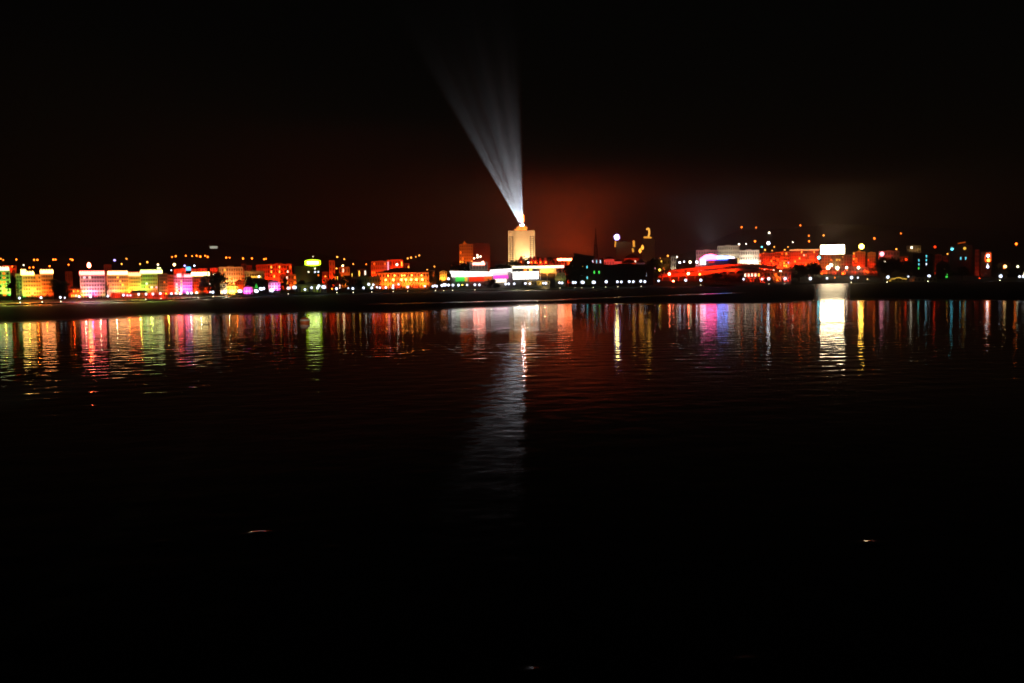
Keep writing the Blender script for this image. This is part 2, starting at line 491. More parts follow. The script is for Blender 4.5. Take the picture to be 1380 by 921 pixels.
def pagoda_top():
    p = pt(626, 330.5, Ds(628) + 334)
    par = BB['tower_block|orange edged tower block with a pointed pagoda top']
    q = Matrix.LocRotScale(par.location, par.rotation_euler, None).inverted() @ p
    b = MB()
    b.lathe([(3.4, 0), (2.2, 1.2), (1.9, 2.4), (.9, 3.2), (.15, 5.0)], 8, q)
    b.build('pagoda_top', emit('dim_orange_top', RC['O'], .45), par)


pagoda_top()


def px_part(parent, name, poly, D, depth, m):
    """a solid piece whose front outline is poly (pixels) at distance D, with a real depth"""
    M = Matrix.LocRotScale(parent.location, parent.rotation_euler, None).inverted()
    Dm = D
    pts = [M @ pt(x, y, Dm) for x, y in poly]
    y0 = sum(p.y for p in pts) / len(pts)
    b = MB()
    b.prism([(p.x, p.z) for p in pts][::-1] if area2([(p.x, p.z) for p in pts]) < 0 else [(p.x, p.z) for p in pts], y0, y0 + depth)
    return b.build(name, m, parent)


def area2(q):
    return sum(q[i][0] * q[(i + 1) % len(q)][1] - q[(i + 1) % len(q)][0] * q[i][1] for i in range(len(q)))


# the long canopy hall
cl, cyaw, cW, cH, cD = place(606, 692, 366, 46)
cv = thing('canopy_hall', 'long waterfront hall with a white canopy and coloured light panels', 'hall', cl, cyaw)
b = MB()
b.box(-cW / 2 + 1, cW / 2 - .5, 1.5, 14, -3, cH - 1.5)
b.build('wall', WALL['grey'], cv)
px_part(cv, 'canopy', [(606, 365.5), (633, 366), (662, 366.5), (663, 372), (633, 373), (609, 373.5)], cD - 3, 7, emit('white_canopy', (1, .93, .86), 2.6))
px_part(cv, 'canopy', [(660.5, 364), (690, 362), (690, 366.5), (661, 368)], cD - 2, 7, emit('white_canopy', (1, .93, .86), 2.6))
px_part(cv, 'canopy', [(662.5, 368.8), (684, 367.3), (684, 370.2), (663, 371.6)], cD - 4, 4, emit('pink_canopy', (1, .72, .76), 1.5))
for x0, x1, y0, y1, c, s in ((614, 626, 374, 379.5, 'G', .7), (626.3, 630, 374, 379.5, 'Y', .9), (632, 652.5, 373.5, 379.5, 'R', 1.0), (653, 663, 373.3, 379, 'O', .9),
                             (665, 685, 371.5, 376, 'M', 1.3), (667.5, 682.5, 376.3, 381, 'W', 2.2)):
    px_part(cv, 'light_panel', [(x0, y0), (x1, y0 - .3), (x1, y1 - .3), (x0, y1)], cD - 1.5, 1.2, emit('panel_' + c, RC[c], s))
# LED screen hall
sl, syaw, sW, sH, sD = place(688, 762, 362, 40)
sv = thing('riverside_hall', 'riverside hall with a blank white screen under a long bright eave', 'hall', sl, syaw)
b = MB()
b.box(-sW / 2 + 1, sW / 2 - 10, 2, 16, -3, sH - 1)
b.build('wall', WALL['dark'], sv)
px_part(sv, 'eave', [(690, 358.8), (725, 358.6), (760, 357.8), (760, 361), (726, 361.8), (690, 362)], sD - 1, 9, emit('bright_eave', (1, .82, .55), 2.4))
px_part(sv, 'screen', [(689, 367), (725.5, 366), (725.5, 376), (689, 376.8)], sD - 2.5, 1.5, emit('white_screen', (1, .97, .90), 4.0))
for x in (692, 699, 706, 713, 720):
    px_part(sv, 'window', [(x, 363), (x + 4, 363), (x + 4, 365.5), (x, 365.5)], sD + .9, .6, [GLASS, LIT['O'], GLASS, LIT['Y'], GLASS][x % 5])
px_part(sv, 'lit_wall', [(727, 362.3), (749, 362), (749, 368), (727, 368.3)], sD + .5, .8, WALL['cream'])
M_ = Matrix.LocRotScale(sl, sv.rotation_euler, None)
for x, L in ((731, 9000), (742, 9000)):
    p = pt(x, 369.5, sD - 7)
    lamp('SPOT', p, (1, .33, .04), L * 1.8, pt(x, 364, sD), 120)
for x in (727.5, 737, 748.5, 757):
    px_part(sv, 'column', [(x, 362), (x + 1, 362), (x + 1, 381), (x, 381)], sD - .5, .8, WALL['cream'])
building('pavilion', 'low yellow lit pavilion under the blank white screen', 703, 741, 377.5, 24, 1, 9, 'khaki', [('A', .3, .5), ('Y', .65, .9), ('A', .9, .5)], roof='hip', ybase=384)
# red sign building and neighbours
rb = building('shopping_hall', 'red lit hall under a long white rooftop neon sign', 741, 776, 349, 170, 3, 9, 'brick', [('R', .1, 1.0), ('R', .35, 1.3), ('R', .6, 1.3), ('R', .85, 1.1)])
RD = Ds(758) + 168
sg = thing('neon_sign', 'long white glowing neon sign on the red hall', 'sign', pt(761, 352, RD), 0)
b = MB()
w_ = 20.5 * RD / F
hh = 3.6 * RD / F
for k in range(9):                                      # a row of glowing characters without readable strokes
    x = -w_ / 2 + (k + .5) * w_ / 9
    b.box(x - w_ / 21, x + w_ / 21, -.3, .3, .3, hh * (.85 + .2 * random.random()))
b.build('neon_letters', emit('neon_white', (1, .20, .07), 24), sg)
b = MB()
b.box(-w_ / 2, w_ / 2, .35, .7, 0, hh * 1.05)
b.build('backing', METAL, sg)
# dark pagoda roof
building('terrace', 'low stepped terrace with faint yellow green lit edges right of the eave', 739, 762, 369, 50, 3, 8, 'khaki', [('L', .3, .16), ('A', .6, .12), ('L', .85, .10)], ybase=381)
dl, dyaw, dW, dH, dD = place(768, 799, 346, 100)
dt = thing('temple', 'dark temple with a sweeping roof before the radio mast', 'temple', dl, dyaw)
b = MB()
b.box(-dW * .42, dW * .48, 2, 14, -4, dH - 1)
b.build('wall', WALL['dark'], dt)
px_part(dt, 'roof', [(763, 361), (769, 353), (774, 345), (772.5, 341.3), (778, 342), (789, 344.2), (800, 345.5), (801, 350), (790, 352), (780, 356), (772, 361)], dD - 1, 16, ROOF)
building(AB, 'dark building with cyan lit windows under the radio mast', 795, 813, 349, 215, 4, 7, 'dark', [], [(0, 3, 'C'), (1, 3, 'B'), (3, 3, 'C'), (5, 3, 'B'), (2, 2, 'B'), (3, 2, 'C'), (1, 2, 'B')])
building('house', 'dark shore house with a few small cyan and yellow windows', 780, 812, 356.5, 70, 4, 10, 'dark', [('L', .4, .03)], [(1, 3, 'Y'), (3, 3, 'C'), (6, 2, 'G'), (8, 2, 'G'), (3, 1, 'C')])
building(AB, 'dark flat topped block between the neon ring and the orange neon bar', 830, 853, 327, 360, 9, 8, 'dark', [('R', .3, .16), ('O', .5, .08), ('R', .9, .16)])
building(AB, 'tall dark block crowned by a curled orange neon', 866, 882, 322, 370, 10, 5, 'dark', [('O', .3, .14), ('A', .7, .06)])
building('house', 'red lit house with a white pink lamp right of the radio mast', 814, 828, 346, 190, 2, 4, 'brick', [('R', .4, 1.7), ('P', .5, .8)], [(1, 0, 'W'), (2, 0, 'W')], roof='hip')
building('house', 'small crimson house between two larger red roofs', 828.5, 838, 350, 180, 2, 3, 'brick', [('R', .4, 1.6)], [(1, 1, 'R')], roof='hip')
building('house', 'low orange red house below the flat topped dark block', 838, 857, 350, 185, 2, 6, 'brick', [('R', .3, .9), ('O', .4, .5)], [(2, 1, 'O')], roof='hip')
building('house', 'red lit house standing under the orange neon bar', 841, 861, 343, 260, 2, 6, 'brick', [('R', .3, .7), ('R', .8, .5)], [(4, 1, 'W')], roof='hip')
building('house', 'grey stone house right of the low orange red house', 857, 870, 351, 190, 3, 4, 'grey', [('P', .5, .25)], roof='hip')
building('wall_of_trees' if False else 'bank_house', 'wide dark bank house below the red houses, nearly unlit', 806, 880, 357.5, 90, 3, 20, 'dark', [], [(17, 1, 'B')])
# right of centre
building('house', 'pale yellow lit narrow house among the dots left of the white hall', 904.5, 911, 346.5, 230, 4, 2, 'cream', [('W', .5, .45)])
building('house', 'dim yellow lit house with scattered windows above the red gallery', 887, 902, 349, 220, 3, 5, 'tan', [('Y', .4, .25)], [(1, 2, 'Y'), (2, 1, 'O'), (3, 0, 'Y')])
building('hotel', 'pink stepped hotel behind the blue neon entrance', 938, 968, 338, 300, 5, 9, 'pink', [('P', .2, .5), ('W', .5, .5), ('P', .8, .6)])
building('fortress', 'pale stone fortress block standing above the white hall', 967, 996, 332, 330, 5, 10, 'stone', [('W', .15, .55), ('W', .5, .65), ('W', .85, .55)])
building('fortress_wing', 'low bright white wing right of the stone fortress', 995, 1023, 338, 320, 3, 9, 'white', [('W', .2, .75), ('W', .5, 1.0), ('W', .8, 1.2)], cat='building')
wl, wyaw, wW, wH, wD = place(943, 996, 348, 190)
wh = thing('white_hall', 'white lit hall with a blue neon edge around a dark front', 'hall', wl, wyaw)
b = MB()
b.box(-wW / 2 + 2, wW / 2 - 2, 1.5, 14, -3, wH - .5)
b.build('wall', WALL['dark'], wh)
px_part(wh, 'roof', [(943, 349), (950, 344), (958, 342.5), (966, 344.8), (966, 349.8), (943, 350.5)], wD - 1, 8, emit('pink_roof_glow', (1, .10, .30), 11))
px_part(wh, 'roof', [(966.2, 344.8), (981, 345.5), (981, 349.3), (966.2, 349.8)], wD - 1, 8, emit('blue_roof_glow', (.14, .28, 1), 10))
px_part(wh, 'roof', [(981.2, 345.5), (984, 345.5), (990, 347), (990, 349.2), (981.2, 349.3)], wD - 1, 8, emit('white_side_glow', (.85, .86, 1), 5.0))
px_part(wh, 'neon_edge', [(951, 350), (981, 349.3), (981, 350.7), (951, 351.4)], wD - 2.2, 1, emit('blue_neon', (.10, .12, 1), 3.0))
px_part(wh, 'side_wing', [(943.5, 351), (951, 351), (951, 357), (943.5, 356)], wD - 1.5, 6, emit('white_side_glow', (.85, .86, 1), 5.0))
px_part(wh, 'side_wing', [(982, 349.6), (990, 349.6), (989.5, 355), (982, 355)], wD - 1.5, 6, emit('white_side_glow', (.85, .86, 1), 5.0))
px_part(wh, 'sign', [(955, 352.5), (963, 352.2), (963, 354.5), (955, 354.8)], wD - .2, .6, emit('dim_red_sign', RC['R'], .6))
px_part(wh, 'porch_light', [(989.8, 348), (996, 348), (996, 354.5), (989.8, 354.5)], wD - 1, 3, emit('amber_porch', RC['A'], 1.2))
# the long red gallery
gl, gyaw, gW, gH, gD = place(886, 1046, 366, 110)
gv = thing('gallery', 'long red floodlit gallery with two curved roof tiers', 'hall', gl, gyaw)
GAL = mat('gallery_paint', (.6, .3, .22))
up_ = [(886, 365), (900, 364.5), (925, 362), (950, 359), (975, 357), (1000, 356), (1022, 356.8), (1046, 359.5)]
px_part(gv, 'roof', up_ + [(x, y + 4.5) for x, y in reversed(up_)], gD, 6, GAL)
lo_ = [(886, 369.5), (905, 368.5), (930, 367), (950, 365.5), (975, 363), (1000, 362), (1022, 363), (1046, 365)]
px_part(gv, 'eave', lo_ + [(x, y + (5 if x < 951 else 3.5)) for x, y in reversed(lo_)], gD - 3, 6, GAL)
b = MB()
b.box(-gW / 2 + 1, gW / 2 - 1, 4, 12, -3, gH * .75)
b.build('wall', WALL['dark'], gv)
Mg = Matrix.LocRotScale(gl, gv.rotation_euler, None).inverted()
for x in range(892, 1046, 11):
    yy = float(np.interp(x, [p[0] for p in up_], [p[1] for p in up_]))
    px_part(gv, 'post', [(x, yy + 4.5), (x + 1, yy + 4.5), (x + 1, yy + 16), (x, yy + 16)], gD + 1, .9, GAL)
for x in range(892, 1046, 19):
    yy = float(np.interp(x, [p[0] for p in up_], [p[1] for p in up_]))
    a = pt(x, yy + 13, gD - 12)
    I = 1.4 * PI * 15 ** 2 / .4
    lamp('SPOT', a, RC['R'], 4 * PI * I, pt(x, yy + 3, gD), 130, .8)
# red apartment mass on the right
RM = 'red floodlit apartment buildings on the right shore'
building(AB, 'red floodlit block nearest to the stone fortress', 1023, 1044, 342, 235, 6, 7, 'brick', [('R', .15, 1.2), ('R', .5, 1.3), ('R', .85, 1.2)], group=RM)
building(AB, 'red floodlit block with a few bright orange windows', 1044, 1064, 340, 240, 6, 7, 'brick', [('R', .15, 1.1), ('R', .5, 1.2), ('O', .85, .7)], [(1, 3, 'O'), (4, 2, 'Y'), (5, 1, 'Y'), (6, 2, 'V'), (3, 5, 'O')], group=RM)
building(AB, 'red floodlit block with a pale orange roofline', 1064, 1085, 338, 245, 6, 7, 'brick', [('R', .15, 1.0), ('R', .5, 1.1), ('R', .85, 1.0)], bar=[(1064, 1085, 336.6, 338)], barc=emit('pale_orange_line', RC['A'], .8), group=RM)
building(AB, 'orange red block directly left of the huge white billboard', 1085, 1104, 338, 240, 6, 7, 'brick', [('O', .2, .7), ('R', .5, 1.0), ('R', .85, 1.0)], [(2, 1, 'Y'), (3, 0, 'Y'), (6, 3, 'C')], bar=[(1085, 1104, 336.3, 337.8)], barc=emit('pale_orange_line', RC['A'], .8), group=RM)
building(AB, 'dim tan building under the huge white billboard', 1104, 1148, 344.5, 220, 5, 12, 'tan', [('O', .2, .35), ('A', .5, .3), ('R', .8, .4)], [(6, 3, 'Y'), (7, 3, 'Y')], group=RM)
building('tower_block', 'narrow dark red tower block under the white violet globe', 1149, 1166, 340, 215, 7, 5, 'brick', [('R', .2, .8), ('R', .7, .6)], [(0, 5, 'R'), (1, 4, 'O')], group=RM)
building('tower_block', 'slim dark red tower block farthest right of the red mass', 1169, 1180, 341, 225, 6, 4, 'brick', [('R', .5, .55)], [(0, 3, 'O')], group=RM)
building('market_hall', 'low bright red market hall with white lamps below the billboard', 1105, 1182, 361, 150, 2, 18, 'brick', [('R', .08, 1.4), ('R', .25, 1.5), ('O', .12, .6), ('R', .42, 1.5), ('R', .6, 1.4), ('R', .78, 1.5), ('O', .82, .7), ('R', .95, 1.0)], group=RM)
building('market_hall', 'low orange lit market hall with pale windows at the gallery end', 1002, 1066, 367, 34, 2, 14, 'brick', [('R', .15, 1.1), ('R', .4, 1.1), ('O', .72, 1.3), ('R', .9, 1.0)], [(0, 1, 'W'), (1, 1, 'W'), (2, 1, 'W'), (3, 1, 'W'), (4, 1, 'Y'), (9, 1, 'O')], group=RM)
building('awning_shop', 'red awning shop beside a white pink lamp on the dark right shore', 1184, 1212, 339, 330, 2, 7, 'brick', [('R', .1, 1.4), ('R', .45, .7)], cat='shop')
building('house', 'dim brown lit house at the end of the red awning', 1222, 1241, 331.5, 420, 2, 5, 'tan', [('A', .3, .10), ('A', .8, .22)])
DR = 'dark buildings on the right shore'
building(AB, 'dark building with two columns of cyan lit windows', 1230, 1257, 343, 90, 6, 8, 'dark', [], [(2, 4, 'C'), (2, 3, 'C'), (5, 5, 'C'), (5, 4, 'C'), (5, 3, 'B'), (2, 2, 'G')], group=DR)
building('townhouse', 'dull red columned townhouse right of the cyan windows', 1260, 1269, 344, 100, 5, 3, 'brick', [('R', .5, .16)], group=DR)
building('townhouse', 'faint red townhouse, narrower of the dull red pair', 1271, 1277, 346, 100, 5, 2, 'brick', [('R', .5, .10)], group=DR)
building(AB, 'black building with a pair of cyan windows low down', 1280, 1310, 332, 130, 6, 9, 'dark', [], [(4, 3, 'C'), (6, 3, 'C')], group=DR)
building(AB, 'building outlined by an orange and white lit doorway near the right edge', 1322, 1337, 340, 90, 5, 4, 'dark', [('R', .1, .15)], [(2, 2, 'B')], group=DR)
building('townhouse', 'faint dark red townhouse left of the orange lit doorway', 1314, 1320, 337, 110, 6, 2, 'brick', [('R', .5, .10)], group=DR)
building('boathouse', 'low boathouse with a yellow light string on the right shore', 1190, 1262, 374.5, 16, 1, 14, 'khaki', [('Y', .12, .22), ('O', .55, .10)], ybase=380, group=DR)

# scattered dim houses that fill the slopes
DH = 'dim houses scattered between the lit blocks'
for lb, x0, x1, yt, off, wl_, fl_, lt in (
        ('dim reddish house in the dark gap left of the pink block', 88, 97, 364, 120, 'brick', [('R', .5, .12)], []),
        ('faint red house above the gap between pink and banded blocks', 140, 150, 354, 150, 'brick', [('R', .5, .28)], []),
        ('dim house with two yellow windows right of the pyramid roof house', 473, 481, 364, 90, 'dark', [('O', .5, .15)], [(0, 1, 'Y'), (2, 0, 'O')]),
        ('dim house with a white window left of the red columned building', 482, 494, 359, 120, 'dark', [('O', .5, .2)], [(0, 1, 'Y'), (2, 1, 'W'), (1, 0, 'Y')]),
        ('dim house with orange windows below the slim scarlet townhouse', 450, 459, 368, 70, 'dark', [('R', .5, .3)], [(0, 1, 'O'), (1, 1, 'Y'), (2, 0, 'W')]),
        ('dim orange house left of the small yellow light on the hall end', 576, 586, 362, 110, 'tan', [('O', .5, .2)], [(2, 1, 'O')]),
        ('dim brown house between gabled house and pagoda tower', 607, 618, 361, 130, 'tan', [('O', .5, .35)], [(0, 1, 'O'), (1, 1, 'O')]),
        ('dim amber house left of the tower foot', 663, 676, 356, 230, 'tan', [('O', .5, .4)], []),
        ('dim red house at the far end of the red awning shop', 1212, 1224, 343, 260, 'brick', [('R', .3, .35)], [(1, 0, 'R')]),
        ('dark house with one cyan window right of the cyan columns', 1262, 1279, 352, 60, 'dark', [], [(2, 0, 'G')]),
        ('dark house with an orange window right of the orange lit doorway', 1345, 1362, 351, 80, 'dark', [], [(1, 1, 'O')]),
        ('dark house with a pale window at the right edge', 1364, 1384, 352, 76, 'dark', [], [(2, 0, 'W')]),
        ('dull red house left of the black building with cyan pair', 1279, 1290, 345, 150, 'brick', [('R', .5, .10)], [])):
    building('house', lb, x0, x1, yt, off, 2, 3, wl_, fl_, lt, roof='hip', group=DH)

# ------------------------------------------------------------------ the floodlit tower
tl, tyaw, tW, tH, tD = place(685, 720.5, 312, 0, D=1440)
tw = thing('hotel_tower', 'tall cream floodlit hotel tower with searchlights on its roof', 'tower', tl, tyaw)
m = tD / F
b = MB()
hw = tW / 2
b.box(-hw, hw, 3, 34, -6, tH)
b.box(-hw * .50, hw * .34, 0, 3, -6, tH + 2 * m)
for k in range(9):
    x = -hw * .46 + k * hw * .80 / 8.2
    b.box(x, x + .8, -1.0, 0, 0, tH + 1.5)
for s in (-1, 1):
    for a in (.58, .80, .98):
        x = s * hw * a
        b.box(x - .5, x + .5, 2.4, 3, 0, tH - .5)
b.box(-hw - .4, hw + .4, 2.6, 3, tH - 4, tH - 2.5)
b.box(-hw - .3, hw + .3, 2.7, 34.3, tH + .003, tH + 1.2)
TWM = mat('tower_render', (.68, .60, .46), var=.12, scale=.08)
b.build('wall', TWM, tw)
wm = window_mesh(2.7, 2.1, GLASS)
for a in (-.89, -.69, .69, .89):
    for k in range(19):
        put('window', wm, tw, (a * hw, 3, 4 + k * (tH - 9) / 19))
cr = MB()
cr.box(-hw * .55, hw * .42, 4, 26, tH + 1.3, tH + 4)
cr.box(-hw * .36, hw * .44, 6, 22, tH + 4.003, tH + 6)
cr.box(-hw * .2, hw * .32, 8, 20, tH + 6.003, tH + 7.5)
for x in (-.30, .02, .36):
    cr.lathe([(1.2, 0), (1.4, 1), (.6, 1.8), (.05, 3.2)], 8, (x * hw, 8, tH + 6))
crown = cr.build('crown', TWM, tw)
cl2 = MB()
for x0, x1, z in ((-.36, -.06, 4.6), (.02, .44, 4.6), (-.2, .3, 6.6), (-.5, .4, 2.2)):
    cl2.box(x0 * hw, x1 * hw, 3.4, 3.8, tH + z, tH + z + .8)
cl2.build('crown_light', emit('crown_orange', (1, .28, .03), 4.5), crown)
sp = MB()
zz = tH + 7
sp.bar((.12 * hw, 14, zz), (.12 * hw, 14, zz + 12), .9, .6)
sp.bar((.12 * hw, 14, zz + 12), (.12 * hw, 14, zz + 20), .35, .1)
spire = sp.build('spire', WALL['cream'], tw)
sl2 = MB()
sl2.bar((.16 * hw, 12.6, zz + 8), (.16 * hw, 12.6, zz + 17), 1.5, 1.0)
sl2.build('spire_light', emit('spire_orange', (1, .20, .015), 6), spire)
Mt = Matrix.LocRotScale(tl, tw.rotation_euler, None)
for x, L in ((-.75, 1), (-.1, 1.0), (.1, .8), (.75, 1.1)):
    lamp('SPOT', Mt @ Vector((x * hw, -34, 2)), (1, .65, .29), 4 * PI * L * .50 * PI * 55 ** 2 / .5, Mt @ Vector((x * hw, 0, 52)), 110, 1, 1)
lamp('SPOT', Mt @ Vector((.40 * hw, -7, 20)), RC['K'], 4 * PI * 2.2 * PI * 10 ** 2 / .5, Mt @ Vector((.36 * hw, 0, 28)), 120, 1, .5)
lamp('POINT', Mt @ Vector((0, -1, tH + 6)), RC['O'], 4 * PI * 90)

# searchlights and their beams
sb = Mt @ Vector((.06 * hw, 9, tH + 8))
SLB = (27.0, 21.0, 14.5, 9.0, 3.8)
glm = emit('searchlight_glass', (1, .80, .84), 150)
bv = bpy.data.materials.new('lit_air')
N, L = nodes(bv)
N.remove(N['Principled BSDF'])
tc = N.new('ShaderNodeTexCoord')
sx = N.new('ShaderNodeSeparateXYZ')
L.new(tc.outputs['Object'], sx.inputs[0])
dv = N.new('ShaderNodeMath')
dv.operation = 'MULTIPLY'
dv.inputs[1].default_value = -1 / 46
L.new(sx.outputs['Z'], dv.inputs[0])
ex = N.new('ShaderNodeMath')
ex.operation = 'EXPONENT'
L.new(dv.outputs[0], ex.inputs[0])
ml = N.new('ShaderNodeMath')
ml.operation = 'MULTIPLY'
ml.inputs[1].default_value = 0.0088
L.new(ex.outputs[0], ml.inputs[0])
pv = N.new('ShaderNodeVolumePrincipled')
pv.inputs['Color'].default_value = (.86, .93, 1, 1)
L.new(ml.outputs[0], pv.inputs['Density'])
L.new(pv.outputs[0], N['Material Output'].inputs['Volume'])
for k, ang in enumerate(SLB):
    base = sb + Vector(((k - 2) * .75, (k % 2) * 1.6, 0))
    ordn = ('leftmost and most tilted', 'second from the left', 'middle', 'second from the right', 'rightmost, almost upright')[k]
    t = thing('searchlight', ordn + ' of five searchlights on the tower roof', 'searchlight', base, 0, 'searchlights on the tower roof')
    d = Vector((-math.sin(R(ang)), .10, math.cos(R(ang)))).normalized()
    b = MB()
    b.bar(Vector((0, 0, 0)) - d * .9, d * .5, .55, .62, 12)
    b.bar((0, 0, -1.9), (0, 0, -.7), .2)
    b.build('drum', METAL, t)
    b = MB()
    b.lathe([(.62, 0), (.85, .3), (.85, .7), (.6, 1.0), (.05, 1.2)], 12, d * .45)
    b.build('lens', glm, t)
    hc = (3.8, 4.6, 4.2, 4.6, 4.0)[k]
    p = base + d * 3.2
    lo = lamp('SPOT', p, (.88, .95, 1), 4 * PI * 1450000 * (1.0, .66, .92, .7, .85)[k], p + d, 2 * hc, 1, .5)
    Lb = 420
    r1 = Lb * math.tan(R(hc + .15)) + .6
    b = MB()
    q = d.to_track_quat('Z', 'Y')
    n = 24
    vs = []
    for rr, zz2 in ((.6, 0.0), (r1, Lb)):
        for j in range(n):
            a = 2 * PI * j / n
            vs.append(q @ Vector((rr * math.cos(a), rr * math.sin(a), zz2)))
    fs = [(j, (j + 1) % n, n + (j + 1) % n, n + j) for j in range(n)] + [tuple(range(n - 1, -1, -1)), tuple(range(n, 2 * n))]
    b.add(vs, fs)
    o = b.build('searchlight_beam', bv, None, p)
    tag(o, 'misty beam of light from the %s searchlight' % ordn.split(',')[0], 'light beam', 'searchlight beams', 'stuff')

# ------------------------------------------------------------------ signs, neon, masts
bD = Ds(1122) + 205
bl, byaw, bW, bH, _ = place(1106, 1138, 330.5, 0, 342.5, D=bD)
bb = thing('billboard', 'huge white glowing billboard on the right shore roofs', 'billboard', bl, byaw)
b = MB()
b.box(-bW / 2, bW / 2, -.3, 0, 0, bH)
b.build('screen', emit('billboard_white', (1, .78, .46), 24), bb)
b = MB()
b.box(-bW / 2 - .5, bW / 2 + .5, .05, .8, -.5, bH + .5)
b.build('frame', METAL, bb)
for x in (-.4, 0, .4):
    b = MB()
    b.bar((x * bW, .6, -8), (x * bW, .6, -.5), .5)
    b.build('post', METAL, bb)
gp = pt(421.5, 359, Ds(414) + 79)
gs = thing('neon_sign', 'glowing yellow green oval sign on a dim khaki building', 'sign', gp, -math.atan2(gp.x, gp.y))
gm_ = (Ds(414) + 79) / F
b = MB()
pl = [(11.5 * gm_ * math.cos(t) * (1 if abs(math.cos(t)) < .8 else 1), 4.6 * gm_ + 4.4 * gm_ * math.sin(t)) for t in [2 * PI * k / 20 for k in range(20)]]
b.prism([(max(-10.5 * gm_, min(10.5 * gm_, x * 1.15)), z) for x, z in pl], -.5, .5)
b.build('rim', emit('lime_neon', (.62, 1, .02), 3.2), gs)
b = MB()
b.box(-7.5 * gm_, 7.5 * gm_, -.9, -.55, 2.6 * gm_, 6.4 * gm_)
b.build('face', emit('sign_white', (.85, 1, .35), 7), gs)
b = MB()
b.box(-4 * gm_, -3.5 * gm_, -.2, .2, -1.5, .5)
b.box(3.5 * gm_, 4 * gm_, -.2, .2, -1.5, .5)
b.build('bracket', METAL, gs)


def neon_tube(name, label, pts, r, m, cat='neon sign'):
    b = MB()
    c = pts[0]
    for a, q in zip(pts[:-1], pts[1:]):
        b.bar(a - c, q - c, r, r, 8)
    o = b.build(name, m, None, c)
    return tag(o, label, cat)


nD = Ds(840) + 352
ring = [pt(831.3 + 3.4 * math.cos(t), 320 + 3.6 * math.sin(t), nD) for t in [2 * PI * k / 20 for k in range(21)]]
rt = thing('neon_ring', 'round white and violet neon ring above the flat topped dark block', 'neon sign', pt(831.3, 324.5, nD))
b = MB()
for a, q in zip(ring[:-1], ring[1:]):
    b.bar(a - rt.location, q - rt.location, .8, .8, 8)
b.build('tube', emit('violet_neon', (.42, .30, 1), 3), rt)
b = MB()
b.bar(Vector((-.6, -.2, 4.6 * nD / F)), Vector((-.6, .4, 4.6 * nD / F)), 2.7, 2.7, 16)
b.build('disc', emit('ring_core', (1, .78, .20), 34), rt)
b = MB()
b.bar((-2.2, .5, -8), (-1.2, .5, 2), .35)
b.build('mast', METAL, rt)
neon_tube('neon_bar', 'short orange neon bar fading below the violet ring', [pt(829.5, 325, nD), pt(829, 333, nD)], .9, emit('orange_neon', (1, .45, .05), .9))
neon_tube('neon_bar', 'upright orange neon bar right of the flat topped dark block', [pt(854, 324.5, nD), pt(854.3, 333, nD)], 1.5, emit('orange_neon', (1, .45, .05), .9))
neon_tube('neon_bar', 'short orange neon bar under the upright one', [pt(852.5, 335, nD), pt(853.5, 340, nD)], 1.3, emit('orange_neon', (1, .45, .05), .9))
cD2 = Ds(874) + 364
neon_tube('neon_curl', 'curled orange neon on the roof of the tall dark block', [pt(x, y, cD2) for x, y in ((871.5, 310), (872.5, 308.3), (874.3, 308.5), (875, 311), (875, 315), (874, 319))], 1.2, emit('amber_neon', (1, .5, .08), 1.4))
neon_tube('neon_bar', 'flat orange neon bar below the curled neon', [pt(867.5, 320, cD2), pt(878, 320.5, cD2)], 1.2, emit('orange_neon', (1, .45, .05), .9))
for lb, x, y in (('upper of two flame shaped orange neons', 865.8, 333.5), ('lower of two flame shaped orange neons', 862.6, 338)):
    p = pt(x, y + 3.5, Ds(865) + 300)
    b = MB()
    b.lathe([(.3, 0), (1.7, 1.6), (1.9, 3), (1.2, 5), (.1, 6.8)], 10)
    o = b.build('neon_flame', emit('flame_neon', (1, .38, .04), 2.4), None, p)
    tag(o, lb + ' beside the tall dark block', 'neon sign', 'orange neons beside the tall dark block')
p = pt(254, 365, Ds(254) + 100)
b = MB()
b.box(-1.6, 1.6, -.3, .3, 0, 2.6)
o = b.build('rooftop_sign', emit('cyan_sign', (.12, .5, 1), 2.2), None, p)
tag(o, 'small blue cyan rooftop sign among the small red houses', 'sign')
p = pt(120, 361, Ds(120) + 70)
bk = thing('beacon', 'bright red white flame shaped beacon behind the pink block', 'beacon', p)
b = MB()
b.lathe([(.5, 0), (1.1, .8), (1.0, 2), (.2, 3)], 8)
b.build('lamp', emit('beacon_red', (1, .16, .07), 38), bk)
b = MB()
b.bar((0, 0, -12), (0, 0, 0), .25)
b.build('pole', METAL, bk)
lamp('POINT', p + Vector((0, -2.5, 2)), RC['R'], 4 * PI * 300)
p = pt(288, 333, 1150)
b = MB()
b.box(-4.2, 4.2, -.4, .4, -1.8, .9)
o = b.build('hillside_sign', emit('dim_hill_sign', (.8, .78, .6), .55), None, p)
tag(o, 'small pale oblong sign alone high on the left hill', 'sign')
# radio mast
mD = Ds(803) + 225
ml_ = thing('radio_mast', 'thin dark lattice radio mast left of the violet neon ring', 'mast', pt(803, 349, mD))
mh = 41 * mD / F
b = MB()
for (x, y) in ((-1, -1), (1, -1), (1, 1), (-1, 1)):
    b.bar((x * 2.6, y * 2.6, -4), (x * .35, y * .35, mh * .8), .55, .35, 5)
n = 12
for k in range(n):
    f0, f1 = k / n, (k + 1) / n
    r0, r1 = 2.6 - 2.2 * f0, 2.6 - 2.2 * f1
    z0, z1 = mh * .8 * f0, mh * .8 * f1
    for (x, y), (x2, y2) in (((-1, -1), (1, -1)), ((1, -1), (1, 1)), ((1, 1), (-1, 1)), ((-1, 1), (-1, -1))):
        b.bar((x * r0, y * r0, z0), (x2 * r1, y2 * r1, z1), .26, n=4)
        b.bar((x * r1, y * r1, z1), (x2 * r1, y2 * r1, z1), .26, n=4)
b.build('lattice', METAL, ml_)
